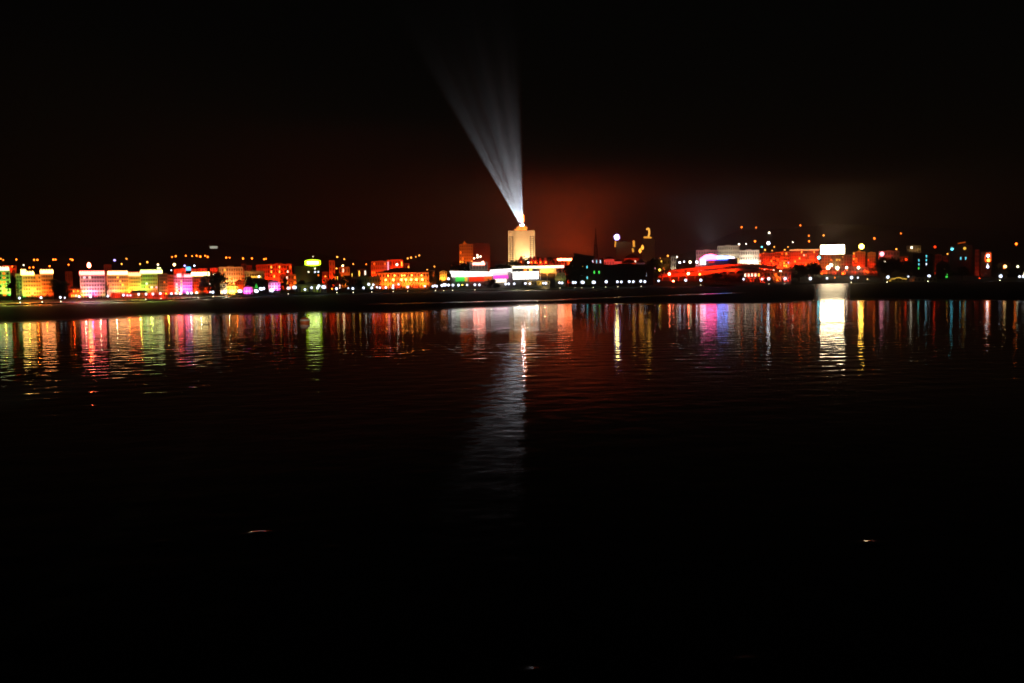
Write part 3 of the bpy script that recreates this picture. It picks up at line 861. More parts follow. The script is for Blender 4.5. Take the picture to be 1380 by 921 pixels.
b = MB()
b.bar((0, 0, mh * .79), (0, 0, mh), .6, .3)
b.build('antenna', METAL, ml_)
b = MB()
b.box(-1.4, 1.4, -1.4, 1.4, mh * .40, mh * .40 + 2)
b.build('platform', METAL, ml_)
# red parasols on the hall terrace
pm = MB()
pm.lathe([(.3, 0), (2.9, .3), (3.0, 1.0), (2.6, 3.2), (1.4, 5.2), (.2, 6.6)], 12)
pm_me = pm.mesh('shade', mat('red_silk', (.65, .10, .06), var=.3, scale=1.5))
pl_me = MB().bar((0, 0, -6), (0, 0, 0), .15).mesh('pole', METAL)
pg_me = MB().lathe([(.05, -.9), (.5, -.7), (.6, 0), (.4, .9), (.05, 1.1)], 8).mesh('bulb', emit('lantern_bulb', RC['O'], 6))
for k, (x, s) in enumerate(((702.5, 1.15), (716, 1), (721.5, 1.15), (728.5, 1), (735.5, 1))):
    D = sD + 30
    p = pt(x, 357, D)
    t = thing('lantern', ('biggest and leftmost of five', 'second from the left of five', 'tallest, in the middle of five', 'second from the right of five', 'rightmost of five')[k] + ' red lanterns above the bright eave', 'lantern', p, 0, 'red lanterns above the bright eave')
    q = put('shade', pm_me, t)
    q.scale = (s, s, s * 1.15)
    put('pole', pl_me, t)
    put('bulb', pg_me, t, (0, -3.3, 2.2))
for x in (702, 718, 726, 735):
    p = pt(x, 357.5, sD + 22)
    lamp('SPOT', p, RC['R'], 4 * PI * 260, pt(x, 353, sD + 30), 120)

# ------------------------------------------------------------------ lamps
globe_me = {}


def globe(c, s, r):
    k = (c, s, r)
    if k not in globe_me:
        b = MB()
        b.lathe([(.02, -r), (r * .7, -r * .7), (r, 0), (r * .7, r * .7), (.02, r)], 8)
        globe_me[k] = b.mesh('globe', emit('globe_%s_%g' % (c, s), RC[c], s))
    return globe_me[k]


pole_b = MB()
pole_b.lathe([(.22, 0), (.22, .06), (.10, .12), (.07, .9), (.12, .96), (.02, 1.0)], 8)
pole_me = pole_b.mesh('pole', METAL)
ORD = {1: ['']}


def ordinal(i, n):
    w = ['first', 'second', 'third', 'fourth', 'fifth', 'sixth', 'seventh', 'eighth', 'ninth', 'tenth']
    if n == 1:
        return 'single'
    if i == 0:
        return 'leftmost'
    if i == n - 1:
        return 'rightmost'
    if n == 3:
        return 'middle'
    if i < n / 2:
        return w[i] + ' from left'
    return w[n - 1 - i] + ' from right'


NUM = ['', 'one', 'two', 'three', 'four', 'five', 'six', 'seven', 'eight', 'nine', 'ten', 'eleven', 'twelve']


def street_lamp(label, px, py, c='B', s=34, r=.45, D=None, group=None, hill=False, hl=6.0, twin=False):
    if hill:
        D = D or hill_D(px, py, hl)
    D = D or Ds(px) + 7
    if hill or D > Ds(px) + 30:
        r = round(max(r, r * D / 800, .72 * D / F) * rw.uniform(.7, 1.2), 1)
    p = pt(px, py, D)
    g = ground(p.x, p.y)
    hgt = min(max(p.z - g, 1.2), 12)
    t = thing('street_lamp', label, 'street lamp', (p.x, p.y, p.z - hgt), 0, group)
    q = put('pole', pole_me, t)
    q.scale = (1.4, 1.4, hgt)
    put('globe', globe(c, s, r), t, (0, -.16, hgt))
    if twin:
        put('globe', globe(c, s, r), t, (.95, -.1, hgt - .15))
        a = MB().bar((0, 0, hgt - .3), (.95, 0, hgt - .3), .07)
        a.build('arm', METAL, t)
    return t


PG = 'white globe lamps along the waterfront promenade'
SEG = [
    ('below the green and yellow blocks', [(26.5, 402), (55.5, 401.5)]),
    ('before the dark gap beside the red pavilion', [(81.5, 401, 1), (87.5, 401.5, .5)]),
    ('below the pink and white block', [(107, 400), (122, 400.3), (145.5, 399.3)]),
    ('below the brown banded block', [(166.5, 398), (172, 398.3, .5), (176, 398.3, .5), (187, 397)]),
    ('below the khaki block', [(197, 396.7), (206.2, 396.5), (216.2, 395.8)]),
    ('below the magenta block', [(231, 396), (237, 395.5, .7), (243, 396)]),
    ('below the dull red brick block', [(253, 395.5), (258.2, 395.3), (265, 394.5)]),
    ('under the tall dark tree', [(283.5, 394, .6), (287, 394, 1.3)]),
    ('before the gabled pavilions', [(301.5, 393.5, 1.5), (322.5, 392.5, 2)]),
    ('before the green cone', [(344.5, 392.3, 2), (351, 389.5, 1.6), (355.5, 389, 1.2)]),
    ('before the violet lit pink house', [(365, 391.7, 1.6)]),
    ('left of the low striped hall', [(388.5, 388.5, 1.2), (396, 387.5, 1.8), (411, 390.5, 1)]),
    ('before the low striped hall', [(420, 388), (428, 388.3, 1.4), (430, 385.5, 1.2), (435.5, 387, 2)]),
    ('on the shore left of the green hall', [(453.5, 389.3, 1.3), (469.5, 388.5, .4), (475.5, 389), (490, 388.3)]),
    ('below the red columned building', [(497, 383.5, 1.3), (503, 384, .9), (501, 388.3, 1.1), (508, 387.3, .6), (512, 388, .8), (520, 387.8, 1)]),
    ('below the round lamp hall', [(529.5, 388), (530, 385, .7), (537, 383.5, .6), (549.5, 387, 1), (572.5, 386, .6)]),
    ('left of the long canopy', [(583.5, 386), (586, 385, .6), (588.5, 386, .9)]),
    ('below the left end of the long canopy', [(595.5, 385, 1.3), (598.5, 384, 1.6), (604.5, 384.5, 1.2), (610.5, 384.5), (604.5, 376, 1.3)]),
    ('below the coloured panels', [(618, 384.5, 1.2), (629.5, 384.3, .8), (640, 384, 1), (646, 384, 1)]),
    ('under the white end of the canopy', [(681.5, 383), (685.5, 382.8), (693, 382.8, 1)]),
    ('before the blank white screen', [(708, 382.3), (714, 382.5, .9), (732, 382, .7), (735.5, 382, 1.3)]),
    ('right of the blank white screen', [(754, 381.2), (757.5, 381.5, 1), (772.5, 381), (775.5, 381, .9), (784.5, 380.6, 1.5)]),
    ('before the cyan windowed shore house', [(799.5, 380.6, 1.6), (817, 380, 1.5)]),
    ('before the dark bank house', [(832, 380), (837.3, 380.2, 1), (848, 379.8), (853.5, 379.8, 1), (863.5, 379.3, 1.2), (869, 379.8, 1.2)]),
    ('on the dark bank left of the red lamp', [(887.5, 378.8, .9)]),
    ('below the red gallery', [(924, 378, 1.4), (944.5, 377.8, 1.4)]),
    ('below the orange market hall', [(1002, 376.5, .8), (1027, 376.3, 1), (1036, 376, 1.7), (1058, 375.8, 1.7)]),
    ('left of the billboard reflection', [(1092, 375.7, 1.8), (1114.5, 375.3, .8)]),
    ('right of the billboard reflection', [(1147.5, 374.5, 1.9), (1156, 374.5, .6)]),
    ('before the yellow strung boathouse', [(1196.5, 373.8, 1.8), (1224, 373, .5), (1252, 372.5, 1.9)]),
    ('near the right edge of the shore', [(1348.5, 372.5, 2.2), (1374, 373, 1.2), (1379, 372.8, 1.2)]),
]
for ph, ls in SEG:
    n = len(ls)
    for i, q in enumerate(ls):
        x, y = q[0], q[1]
        k = q[2] if len(q) > 2 else 1.1
        lb = ('single white globe lamp ' + ph) if n == 1 else '%s of %s white globe lamps %s' % (ordinal(i, n), NUM[n], ph)
        street_lamp(lb, x, y, 'B', 3, round(1.55 * (k ** .5) * Ds(x) / F, 2), group=PG, twin=k >= 1.5 and x < 800)
street_lamp('red lit globe lamp with a red glow beneath the gallery', 907.5, 379, 'Z', 50, .9)
gp_ = pt(907.5, 382, Ds(907) + 3)
lamp('POINT', gp_, RC['R'], 4 * PI * 120)
for lb, x, y, c in (('orange lamp between white lamps below the magenta block', 224, 396, 'O'), ('orange lamp on the dark shore right of the striped hall', 447.5, 389.5, 'O'),
                    ('red lamp below the red columned building', 516.5, 388.5, 'R'), ('orange lamp below the green light panel', 623, 384.3, 'Y'), ('small red lamp on the black right shore', 1320, 375.3, 'R')):
    street_lamp(lb, x, y, c, 20, .4)
# low marker lights on the quay edge
mk = MB().lathe([(.12, 0), (.12, .5), (.05, .55)], 8).mesh('post', METAL)
mg = {}
QL = [(27.5, 410.5), (57, 408.5), (82, 408.5), (196.5, 403.5), (217, 403), (287.5, 400.5), (388.5, 397), (454, 394.5), (476, 394), (501, 393.5), (530, 392), (549.5, 391.5), (587, 391), (598, 391), (610, 390.5),
      (640, 390), (754.5, 387.7), (775, 387), (784, 387), (799.5, 386.5), (816.5, 386.3), (832.5, 386), (864, 385.5), (944, 384.5), (1036, 384), (1057.5, 384), (1147, 384), (1195.5, 384), (1250.5, 383), (1347.5, 382)]
for i, (x, y) in enumerate(QL):
    D = Ds(x) + .5
    p = pt(x, y, D)
    t = thing('quay_light', 'small pale marker light low on the edge of the quay', 'marker light', (p.x, p.y, .6), 0, 'marker lights on the quay edge')
    put('post', mk, t)
    big = x > 1100
    put('lamp', globe('K', 10 if big else 5, .42 if big else .28), t, (0, -.1, .6))

# hillside and street lamps further back
HL = [
    ('orange street lamps high on the far left hill', 'O', 16, [(1, 349), (4.5, 350.5), (22, 350), (46, 350.5), (50.5, 350.5), (72, 350), (75, 350), (95, 349.5), (97.5, 350.5), (92.5, 357)]),
    ('orange lamps above the left apartment roofs', 'O', 12, [(16.5, 359.5), (40, 361), (45, 360.5), (67, 359)]),
    ('faint lamps above the brown banded block', 'S', 7, [(170.5, 349), (164, 356), (189, 356), (198.5, 353.5), (213, 356.5)]),
    ('orange street lamps in a row on the left ridge', 'O', 18, [(232, 346.5), (237, 345.5), (250.5, 345), (259, 345.5), (265, 345), (270, 346), (276.5, 345), (280, 346.5)]),
    ('orange street lamps right of the ridge row', 'O', 18, [(305, 347.5), (309.5, 347.5), (327.5, 348.5), (339.5, 348.5), (356, 349.5), (358.5, 349)]),
    ('yellow lamps around the slim scarlet townhouse', 'S', 10, [(454.5, 346.5), (464, 349.5), (453.5, 362), (476, 356), (483, 364.5), (438.5, 373), (448, 377), (471, 374)]),
    ('orange lamps left of the red columned building', 'O', 12, [(493.5, 356.5), (505, 353.5), (506.5, 361.5), (503, 372)]),
    ('faint yellow lamps behind the round lamp hall', 'S', 8, [(549.5, 348.5), (554, 347.5), (560.5, 346.5), (565, 344.5), (585.5, 359.5), (576, 364)]),
    ('orange lamps left of the pointed pagoda tower', 'O', 9, [(609.5, 359), (614.5, 359)]),
    ('yellow lamps among dim houses right of the tall dark block', 'S', 9, [(890, 348.5), (892, 351), (896, 356), (900, 345)]),
    ('orange street lamps high on the right hill', 'O', 14, [(999.5, 306.5), (1019, 307), (1017.5, 325.5), (1078.5, 304), (1090, 318), (1090.5, 325.5), (1178.5, 321.5), (1214, 315)]),
    ('yellow lamps strung along the red block roofs', 'S', 10, [(1031, 337), (1029, 341.5), (1043.5, 333), (1040.5, 338), (1057.5, 337), (1062, 333), (1075, 336.5), (1080.5, 337), (1110, 317.5)]),
    ('white lamps on the right hill slope', 'W', 12, [(996, 329.5), (1005.5, 329), (1036.5, 314), (1068.5, 326.5)]),
    ('dim lamps on the black far right slope', 'S', 8, [(1216, 350.5), (1208, 336), (1277, 342.5), (1283, 336)]),
]
for ph, c, s, ls in HL:
    n = len(ls)
    for i, (x, y) in enumerate(ls):
        D = None
        if y > 352 and x < 480:
            D = Ds(x) + (95 if x < 300 else 110)
        if 1025 < x < 1085 and y > 331:
            D = Ds(x) + 300
        cc = c
        s_ = s * .6
        lb = '%s of %s %s' % (ordinal(i, n), NUM[n], ph)
        street_lamp(lb, x, y, cc, s_, .62 if D is None else .5, D=D, hill=True, group=ph)
SP = [
    ('violet lamp alone on the dark left hill', 154.5, 351, 'V', 10, None, .8), ('pale yellow lamp above the left yellow block', 32, 357.5, 'K', 12, 90, .5),
    ('white lamp above the green edged block roof', 213, 357, 'W', 8, 90, .6), ('orange lamp above the crimson townhouse', 235, 357, 'A', 14, 130, .9),
    ('pale lamp left of the small red houses', 231, 364.5, 'B', 12, 100, .5), ('white lamp above the long white roof light', 262, 358.5, 'B', 18, 130, .6),
    ('violet lamp above the cyan rooftop sign', 249, 358.5, 'V', 10, 130, .5), ('white lamp on the yellow cornice of the green hall', 349, 373, 'W', 34, 112, .7),
    ('white lamp above the tall dark tree', 290.5, 369, 'W', 26, 44, .55), ('pale lamp at the right of the tall dark tree', 288, 370.5, 'K', 20, 44, .5),
    ('pale lamp on top of the yellow green sign', 422, 346, 'K', 8, 140, .5), ('white lamp beside the red temple roof', 535, 357, 'W', 26, 120, .8),
    ('yellow lamp right of the scarlet townhouse', 462, 358.5, 'A', 26, 128, .8), ('pale lamp in the dark right of the pyramid roof', 477, 370, 'W', 14, 100, .6),
    ('white lamp between the red lanterns', 712, 354, 'B', 18, 60, .8), ('pink lamp glowing by the white hall roof', 884, 361.5, 'P', 22, 120, .8),
    ('white lamp in the trees left of the white hall', 912.5, 346.5, 'W', 16, 240, .8), ('leftmost of three white violet lamps left of the white hall', 916, 354, 'B', 24, 200, .9),
    ('middle of three white violet lamps left of the white hall', 922, 353, 'B', 22, 200, .8), ('rightmost of three white violet lamps left of the white hall', 939, 353.5, 'B', 30, 200, 1.1),
    ('warm lamp among the white violet lamps left of the white hall', 930, 353.5, 'K', 20, 200, .9), ('white lamp on the left roof end of the red gallery', 902, 369.5, 'Z', 20, 100, .9), ('white lamp halfway along the lower gallery roof', 927.5, 369, 'Z', 20, 100, .9),
    ('leftmost yellow lamp under the left gallery roof', 889, 364, 'Y', 14, 100, .9), ('paired yellow lamp under the lower gallery eave', 943, 370, 'Y', 14, 98, 1.0),
    ('leftmost of two pale yellow lamps under the gallery middle', 991, 364.5, 'K', 14, 98, .8), ('rightmost of two pale yellow lamps under the gallery middle', 996, 364, 'K', 14, 98, .8),
    ('left one of two white lamps at the gallery right end', 1025, 366, 'W', 30, 66, 1.0), ('right one of two white lamps at the gallery right end', 1030, 364.5, 'W', 30, 66, 1.0),
    ('white lamp above the orange market hall', 1042.5, 366, 'W', 30, 66, 1.0), ('white orange lamp at the right end of the orange market hall', 1052, 366.5, 'W', 30, 66, 1.0),
    ('cyan white lamp right beside the billboard foot', 1103.5, 347.5, 'C', 16, 200, 1.3), ('white lamp at the left end of the low red market hall', 1116, 361, 'K', 34, 140, 1.4),
    ('upper white lamp at the left end of the low red market hall', 1120, 357.5, 'W', 34, 140, 1.1), ('white lamp left of centre on the low red market hall', 1128.5, 361.5, 'W', 34, 140, 1.2),
    ('white lamp right of centre on the low red market hall', 1141, 361, 'W', 28, 140, .9), ('white lamp near the right end of the low red market hall', 1157, 361, 'W', 34, 140, 1.2),
    ('big white violet globe lamp on the narrow dark red tower block', 1161, 332.5, 'Y', 44, 212, 1.8), ('white pink lamp at the left end of the red awning shop', 1188.5, 342.5, 'P', 8, 322, 2.2),
    ('pale drop shaped lamp below the red awning shop', 1192.5, 352.5, 'K', 16, 200, 1.0), ('white violet lamp high right of the stone fortress', 1035.5, 328, 'B', 30, 420, 1.2),
    ('cyan lamp right of the stone fortress', 1026.5, 333, 'C', 10, 400, .9), ('white lamp above the dim brown house', 1228.5, 334, 'W', 16, 400, .9),
    ('cyan lamp above the black right building', 1283, 336, 'C', 5, 120, 1.0), ('big yellow lamp over the black building on the right', 1300, 335, 'Y', 2.5, 120, 1.6),
    ('orange lamp high at the far right edge', 1369.5, 329, 'O', 14, 300, 1.3), ('white violet lamp over the orange lit doorway', 1331.5, 345, 'B', 22, 82, 1.3),
    ('orange white lamp inside the orange lit doorway', 1332, 351, 'S', 18, 82, 1.2), ('white blue lamp below the orange lit doorway', 1331, 360, 'B', 22, 60, 1.1),
    ('orange lamp on the black shore at the far right', 1354.5, 359.5, 'A', 12, 60, 1.1), ('pale lamp on the black shore at the far right', 1371.5, 359.5, 'K', 14, 60, 1.0),
    ('small red lamp on the right hill above the dull red townhouse', 1260, 333, 'R', 8, 300, 1.0), ('small red lamp below the red awning on the right', 1221, 350, 'R', 8, 200, .9),
    ('small green lamp right of the promenade lamps on the right shore', 1064, 377, 'G', 4, 10, .6), ('faint orange lamp on the bank under the market hall', 1107.5, 369, 'O', 10, 60, .9),
    ('orange red lamp by the water under the billboard', 1125, 374.5, 'O', 10, 14, .7), ('dim amber lamp by the water right of the billboard', 1169, 376.5, 'A', 5, 14, .8),
    ('small red lamp low on the right quay', 1136, 369, 'O', 10, 60, .8),
]
for lb, x, y, c, s, off, r in SP:
    s *= .32 if c in 'WBK' else 4 if c == 'Z' else .55 if x < 1159 or x > 1162 else .8
    if off is None:
        street_lamp(lb, x, y, c, s, r, hill=True)
    else:
        street_lamp(lb, x, y, c, s, r, D=Ds(x) + off)
# light string of the boathouse, roadside strips on the right
neon_tube('light_string', 'yellow light string sagging along the boathouse roof', [pt(x, y, Ds(1210) + 13) for x, y in ((1201, 376.5), (1205, 376), (1209, 374.5), (1213, 374.5), (1217, 376), (1222, 376.3))], .42, emit('yellow_string', RC['Y'], 1.2), 'light string')
neon_tube('roof_strip', 'orange roof strip faint above the yellow lamp on the right', [pt(1291, 328.5, 1700), pt(1301, 326.5, 1700)], .9, emit('dim_orange_strip', RC['O'], .5), 'light strip')
neon_tube('roof_strip', 'dull red roof strip at the right edge of the hill', [pt(1366, 317.5, 1900), pt(1383, 315.5, 1900)], 1.2, emit('dim_red_strip', RC['R'], .35), 'light strip')
neon_tube('doorway_neon', 'orange red neon frame around a doorway near the right edge', [pt(x, y, Ds(1330) + 86) for x, y in ((1328, 353), (1327.5, 347), (1329.5, 341.5), (1335, 341.5), (1335, 352.5), (1328.5, 353))], .55, emit('red_neon_frame', (1, .10, .01), 1.6))

# green cone and other illuminated garden pieces
p = pt(345.5, 388.5, Ds(345) + 30)
gc = thing('lit_cone', 'small green glowing cone among the shore trees', 'garden light', p)
b = MB()
b.lathe([(1.3, 0), (.9, 1.2), (.1, 3.2)], 10)
b.build('shade', emit('green_cone', RC['G'], .5), gc)
b = MB().bar((0, 0, -3), (0, 0, 0), .12)
b.build('pole', METAL, gc)

# ------------------------------------------------------------------ trees
def tree_proto(seed, h, w, n, palm=False):
    r = random.Random(seed)
    tk = MB()
    top = Vector((r.uniform(-.3, .3), r.uniform(-.3, .3), h * .62))
    tk.bar((0, 0, -1), (top.x * .4, top.y * .4, h * .3), h * .03, h * .022, 8)
    tk.bar((top.x * .4, top.y * .4, h * .3), top, h * .022, h * .01, 8)
    cl = []
    if palm:
        tk.bar(top, (top.x, top.y, h * .9), h * .012, h * .01, 6)
        lf = MB()
        for k in range(16):
            a = 2 * PI * k / 16 + r.random() * .3
            e = r.uniform(-.2, .8)
            for j in range(8):
                t0, t1 = j / 8, (j + 1) / 8
                f = lambda t: Vector((top.x + math.cos(a) * t * w, top.y + math.sin(a) * t * w, h * .9 + w * (e * t - 1.0 * t * t)))
                s = Vector((-math.sin(a), math.cos(a), 0)) * w * .12 * (1 - t0 * .8)
                A, B = f(t0), f(t1)
                lf.add([A, A + s - Vector((0, 0, w * .06)), B + s * .8 - Vector((0, 0, w * .06)), B], [(0, 1, 2, 3)])
                lf.add([A, A - s - Vector((0, 0, w * .06)), B - s * .8 - Vector((0, 0, w * .06)), B], [(0, 1, 2, 3)])
        return tk.mesh('trunk', BARK), lf.mesh('crown', LEAF)
    for k in range(11):
        a = r.uniform(0, 2 * PI)
        z = h * r.uniform(.32, .88)
        rr = w * r.uniform(.25, .75) * (1 - abs(z / h - .5) * .8)
        c = Vector((math.cos(a) * rr, math.sin(a) * rr, z))
        cl.append((c, w * r.uniform(.28, .5)))
        st = Vector((top.x * .5, top.y * .5, h * r.uniform(.25, .55)))
        tk.bar(st, c, h * .010, h * .004, 5)
    cl.append((Vector((0, 0, h * .86)), w * .4))
    lf = MB()
    per = n // len(cl)
    for c, rad in cl:
        for k in range(per):
            d = Vector((r.gauss(0, 1), r.gauss(0, 1), r.gauss(0, .8))).normalized() * rad * r.random() ** .4
            p = c + d
            s = w * r.uniform(.05, .10)
            u = Vector((r.gauss(0, 1), r.gauss(0, 1), r.gauss(0, 1))).normalized()
            v = u.orthogonal().normalized()
            x = u.cross(v)
            lf.add([p - u * s, p + v * s * .6, p + u * s, p - v * s * .6], [(0, 1, 2, 3)])
    return tk.mesh('trunk', BARK), lf.mesh('crown', LEAF)


TP = [tree_proto(1, 10, 4.2, 900), tree_proto(2, 10, 5.5, 1000), tree_proto(3, 10, 3.0, 800), tree_proto(4, 10, 6.5, 1200)]
PALM = tree_proto(9, 10, 3.2, 0, True)


def tree(label, px, ytop, ybase, D, kind=0, wide=1.0, group=None, palm=False):
    p = pt(px, ytop, D)
    zb = pt(px, ybase, D).z
    g = ground(p.x, p.y)
    zb = min(max(zb, g), g + 1) if abs(zb - g) < 6 else g
    h = max(2.5, p.z - zb)
    t = thing('palm_tree' if palm else 'tree', label, 'tree', (p.x, p.y, zb), random.uniform(0, 6), group)
    tk, cr = PALM if palm else TP[kind]
    for nm, me in (('trunk', tk), ('crown', cr)):
        o = put(nm, me, t)
        o.scale = (h / 10 * wide, h / 10 * wide, h / 10)
    return t


TG = 'dark trees along the waterfront'
TR = [
    ('dark bushy tree between the green and khaki buildings at left', 17.5, 372, 402, 30, 0, .8), ('dark tall tree right of the orange red block', 77, 377, 402, 34, 1, .9),
    ('dark spreading tree left of the low red pavilion', 86, 380, 402, 32, 3, .75), ('slim dark tree in the gap between pink and brown banded blocks', 142.5, 380, 402, 34, 2, .7),
    ('slim dark tree in front of the dull red brick block', 274, 373, 398, 26, 0, .85), ('tall dark tree at the right end of the floodlit row', 289, 367, 398, 30, 3, 1.0),
    ('low dark tree below the orange lit block', 303, 374, 386, 60, 1, 1.2), ('dark round tree before the narrow red townhouse', 331, 374, 390, 62, 1, 1.2),
    ('wide dark tree over the green cone', 346, 375.5, 390, 64, 3, 1.6), ('wide dark tree left of the violet lit pink house', 356, 377, 390, 66, 3, 1.5),
    ('dark tree beside the orange lit white shop window', 384, 375, 393, 60, 0, 1.1), ('dark tree before the dim khaki sign building', 408, 378, 394, 50, 1, 1.0),
    ('dark tree in the black gap right of the yellow green sign', 447, 376, 392, 50, 3, 1.3), ('broad dark tree left of the dim green hall', 466, 372, 391, 56, 1, 1.3),
    ('dark tree before the left half of the dim green hall', 484, 377, 391, 40, 0, 1.2), ('dark tree right of the round lamp hall', 582, 366, 386, 60, 1, 1.2),
    ('big black rounded tree in front of the long canopy', 661, 376.5, 392, 14, 3, 1.25), ('second black bush leaning on the big rounded tree', 669, 382, 391, 12, 1, 1.5),
    ('dark tree left of the red lanterns', 694, 352, 362, 90, 1, 1.2), ('dark tree between tower foot and red lanterns', 708, 349, 362, 92, 3, 1.3),
    ('dark tree on the slope right of the long eave', 764, 362, 382, 60, 1, 1.0), ('dark tree in front of the dark temple', 775, 361, 381, 50, 0, 1.0),
    ('dark tree left of the tall curled neon block', 863, 360, 380, 60, 1, 1.1), ('big dark tree right of the tall curled neon block', 884, 349, 376, 110, 3, .9),
    ('black wide tree below the middle of the gallery', 965, 369, 381, 40, 3, 1.8), ('black bushy tree below the gallery right of its middle', 984, 370, 381, 38, 1, 1.9),
    ('black tree left of the pale market hall windows', 999, 371, 381, 36, 0, 1.6), ('black tree under the gallery left part', 948, 372, 381, 38, 1, 1.2),
    ('black wide tree below the red blocks left of the billboard', 1077, 357, 376, 70, 3, 1.3), ('black bushy tree directly left of the billboard foot', 1095, 355, 375, 72, 1, 1.3),
    ('black low tree below the left red market hall', 1062, 367, 377, 50, 3, 1.6), ('black tree right of the slim red tower block', 1186, 348, 373, 100, 1, 1.1),
    ('black tree under the red awning shop', 1200, 349, 373, 98, 3, 1.0), ('black tree left of the cyan window building', 1220, 353, 374, 80, 1, 1.2),
    ('black tree between faint red townhouses and cyan pair', 1276, 358, 376, 60, 3, 1.3), ('black tree before the building with cyan pair', 1297, 360, 376, 50, 1, 1.4),
    ('black shore tree near the right edge', 1343, 357, 374, 60, 0, 1.3), ('black shore tree at the right edge', 1366, 362, 376, 40, 3, 1.4),
    ('dark tree behind the pagoda tower foot', 629, 355, 364, 200, 3, 1.6), ('dark tree left of the tower foot', 678, 358, 366, 190, 3, 1.6),
    ('dark tree left of the orange gabled house', 588, 370, 384, 50, 0, 1.0), ('dark tree right of the orange gabled house', 606, 368, 380, 64, 2, 1.2),
]
for lb, x, yt, yb, off, kd, wd in TR + [('dark tree behind the stepped terrace', 756, 361, 372, 95, 1, 1.3), ('dark tree below the left slope of the temple', 768, 358, 374, 80, 3, 1.3)]:
    tree(lb, x, yt, yb, Ds(x) + off, kd, wd, TG)
tree('palm tree silhouetted left of the red hall against the red sky', 742.5, 344, 358, Ds(742) + 150, palm=True, wide=1.0)
tree('palm tree right of the tower foot against the red sky', 723, 344, 358, Ds(723) + 150, palm=True, wide=1.2)

# ------------------------------------------------------------------ buoy
bp = pt(411, 435.5, 9 * F / (435.5 - (378 - .0122 * (411 - 690))))
bu = thing('buoy', 'round orange and white buoy floating on the dark water', 'buoy', (bp.x, bp.y, -.75))
b = MB()
R0 = 1.12
b.lathe([(R0 * math.sin(t), R0 - R0 * .85 * math.cos(t)) for t in [PI * k / 12 for k in range(1, 12)]], 20)
b.build('float', mat('buoy_orange', (.75, .17, .05), rough=.35), bu)
b = MB()
b.lathe([(R0 * 1.01 * math.sin(t), R0 - R0 * .86 * math.cos(t)) for t in [PI * k / 24 for k in range(13, 17)]], 20)
b.build('band', mat('buoy_white', (.8, .78, .72), rough=.35), bu)
b = MB()
b.lathe([(.12, R0 * 1.8), (.12, R0 * 2.0), (.03, R0 * 2.05)], 8)
b.build('cap', METAL, bu)
# unseen spot added beside the viewer to brighten the buoy
lamp('SPOT', (-14, -2, 5.5), (1, .85, .65), 4 * PI * 45000, (bp.x, bp.y, .5), 1.6, .6, .1)

# ------------------------------------------------------------------ terrain, promenade, quay
def strip(name, offs, us, m, zf=None, lab=None):
    vs, fs = [], []
    for u in us:
        for o in offs:
            Y = Ds(u) + o if o < 1e6 else o
            X = (u - 690) / F * Y
            vs.append((X, Y, zf(X, Y, o) if zf else ground(X, Y)))
    n = len(offs)
    for i in range(len(us) - 1):
        for j in range(n - 1):
            a = i * n + j
            fs.append((a, a + n, a + n + 1, a + 1))
    me = bpy.data.meshes.new(name)
    me.from_pydata(vs, [], fs)
    me.materials.append(m)
    me.update()
    o = put(name, me)
    tag(o, kind='structure')
    if lab:
        o['label'] = lab
    return o


US = list(range(-900, 2301, 20))
PAVE = mat('paving', (.20, .19, .17), rough=.6, scale=.5)
GRASS = mat('bank_grass', (.05, .075, .03), rough=.9, var=.4, scale=.4)
STONE = mat('quay_stone', (.10, .10, .095), rough=.8, scale=1)
strip('promenade', [.6, 14], US, PAVE, lambda X, Y, o: .604)
strip('quay_wall', [0, .02, .6], US, STONE, lambda X, Y, o: -1.5 if o == 0 else .68)
vs_off = [14, 18, 23, 32, 45, 60, 80, 105, 135, 170, 210, 260, 320, 390, 470, 560, 660, 780, 900, 1020, 1150, 1300, 1450, 1600, 1800, 2100, 2500, 3200]
strip('forecourt', [14, 18, 23, 32], [u for u in US if u <= 340], PAVE)
strip('bank', [14, 18, 23, 32], [u for u in US if u >= 340], GRASS)
strip('hills', [31] + vs_off[4:], US, mat('hill_ground', (.03, .034, .02), rough=.95, var=.5, scale=.02), lambda X, Y, o: ground(X, Y) - (.25 if o == 31 else 0))

# unseen downlights added to tint the waterfront paving like spill from the facades
for x, c, Lx in ((8, 'L', .5), (40, 'Y', .8), (52, 'O', .8), (64, 'O', .6), (100, 'R', .6), (116, 'K', .5), (126, 'M', .4), (136, 'K', .4), (158, 'K', .5), (175, 'O', .6), (190, 'L', .5), (205, 'L', .4), (228, 'L', .35), (243, 'R', .7), (258, 'K', .4),
                (272, 'K', .45), (310, 'K', .5), (320, 'O', .6), (700, 'K', .7), (712, 'A', .8), (724, 'K', .7), (735, 'A', .5)):
    D = Ds(x) + 12
    X = (x - 690) / F * D
    lamp('SPOT', (X, D, 6.5), RC[c], 4 * PI * 2.5 * Lx * PI * 36 / .2, (X, D - 4, 0), 130, .8)

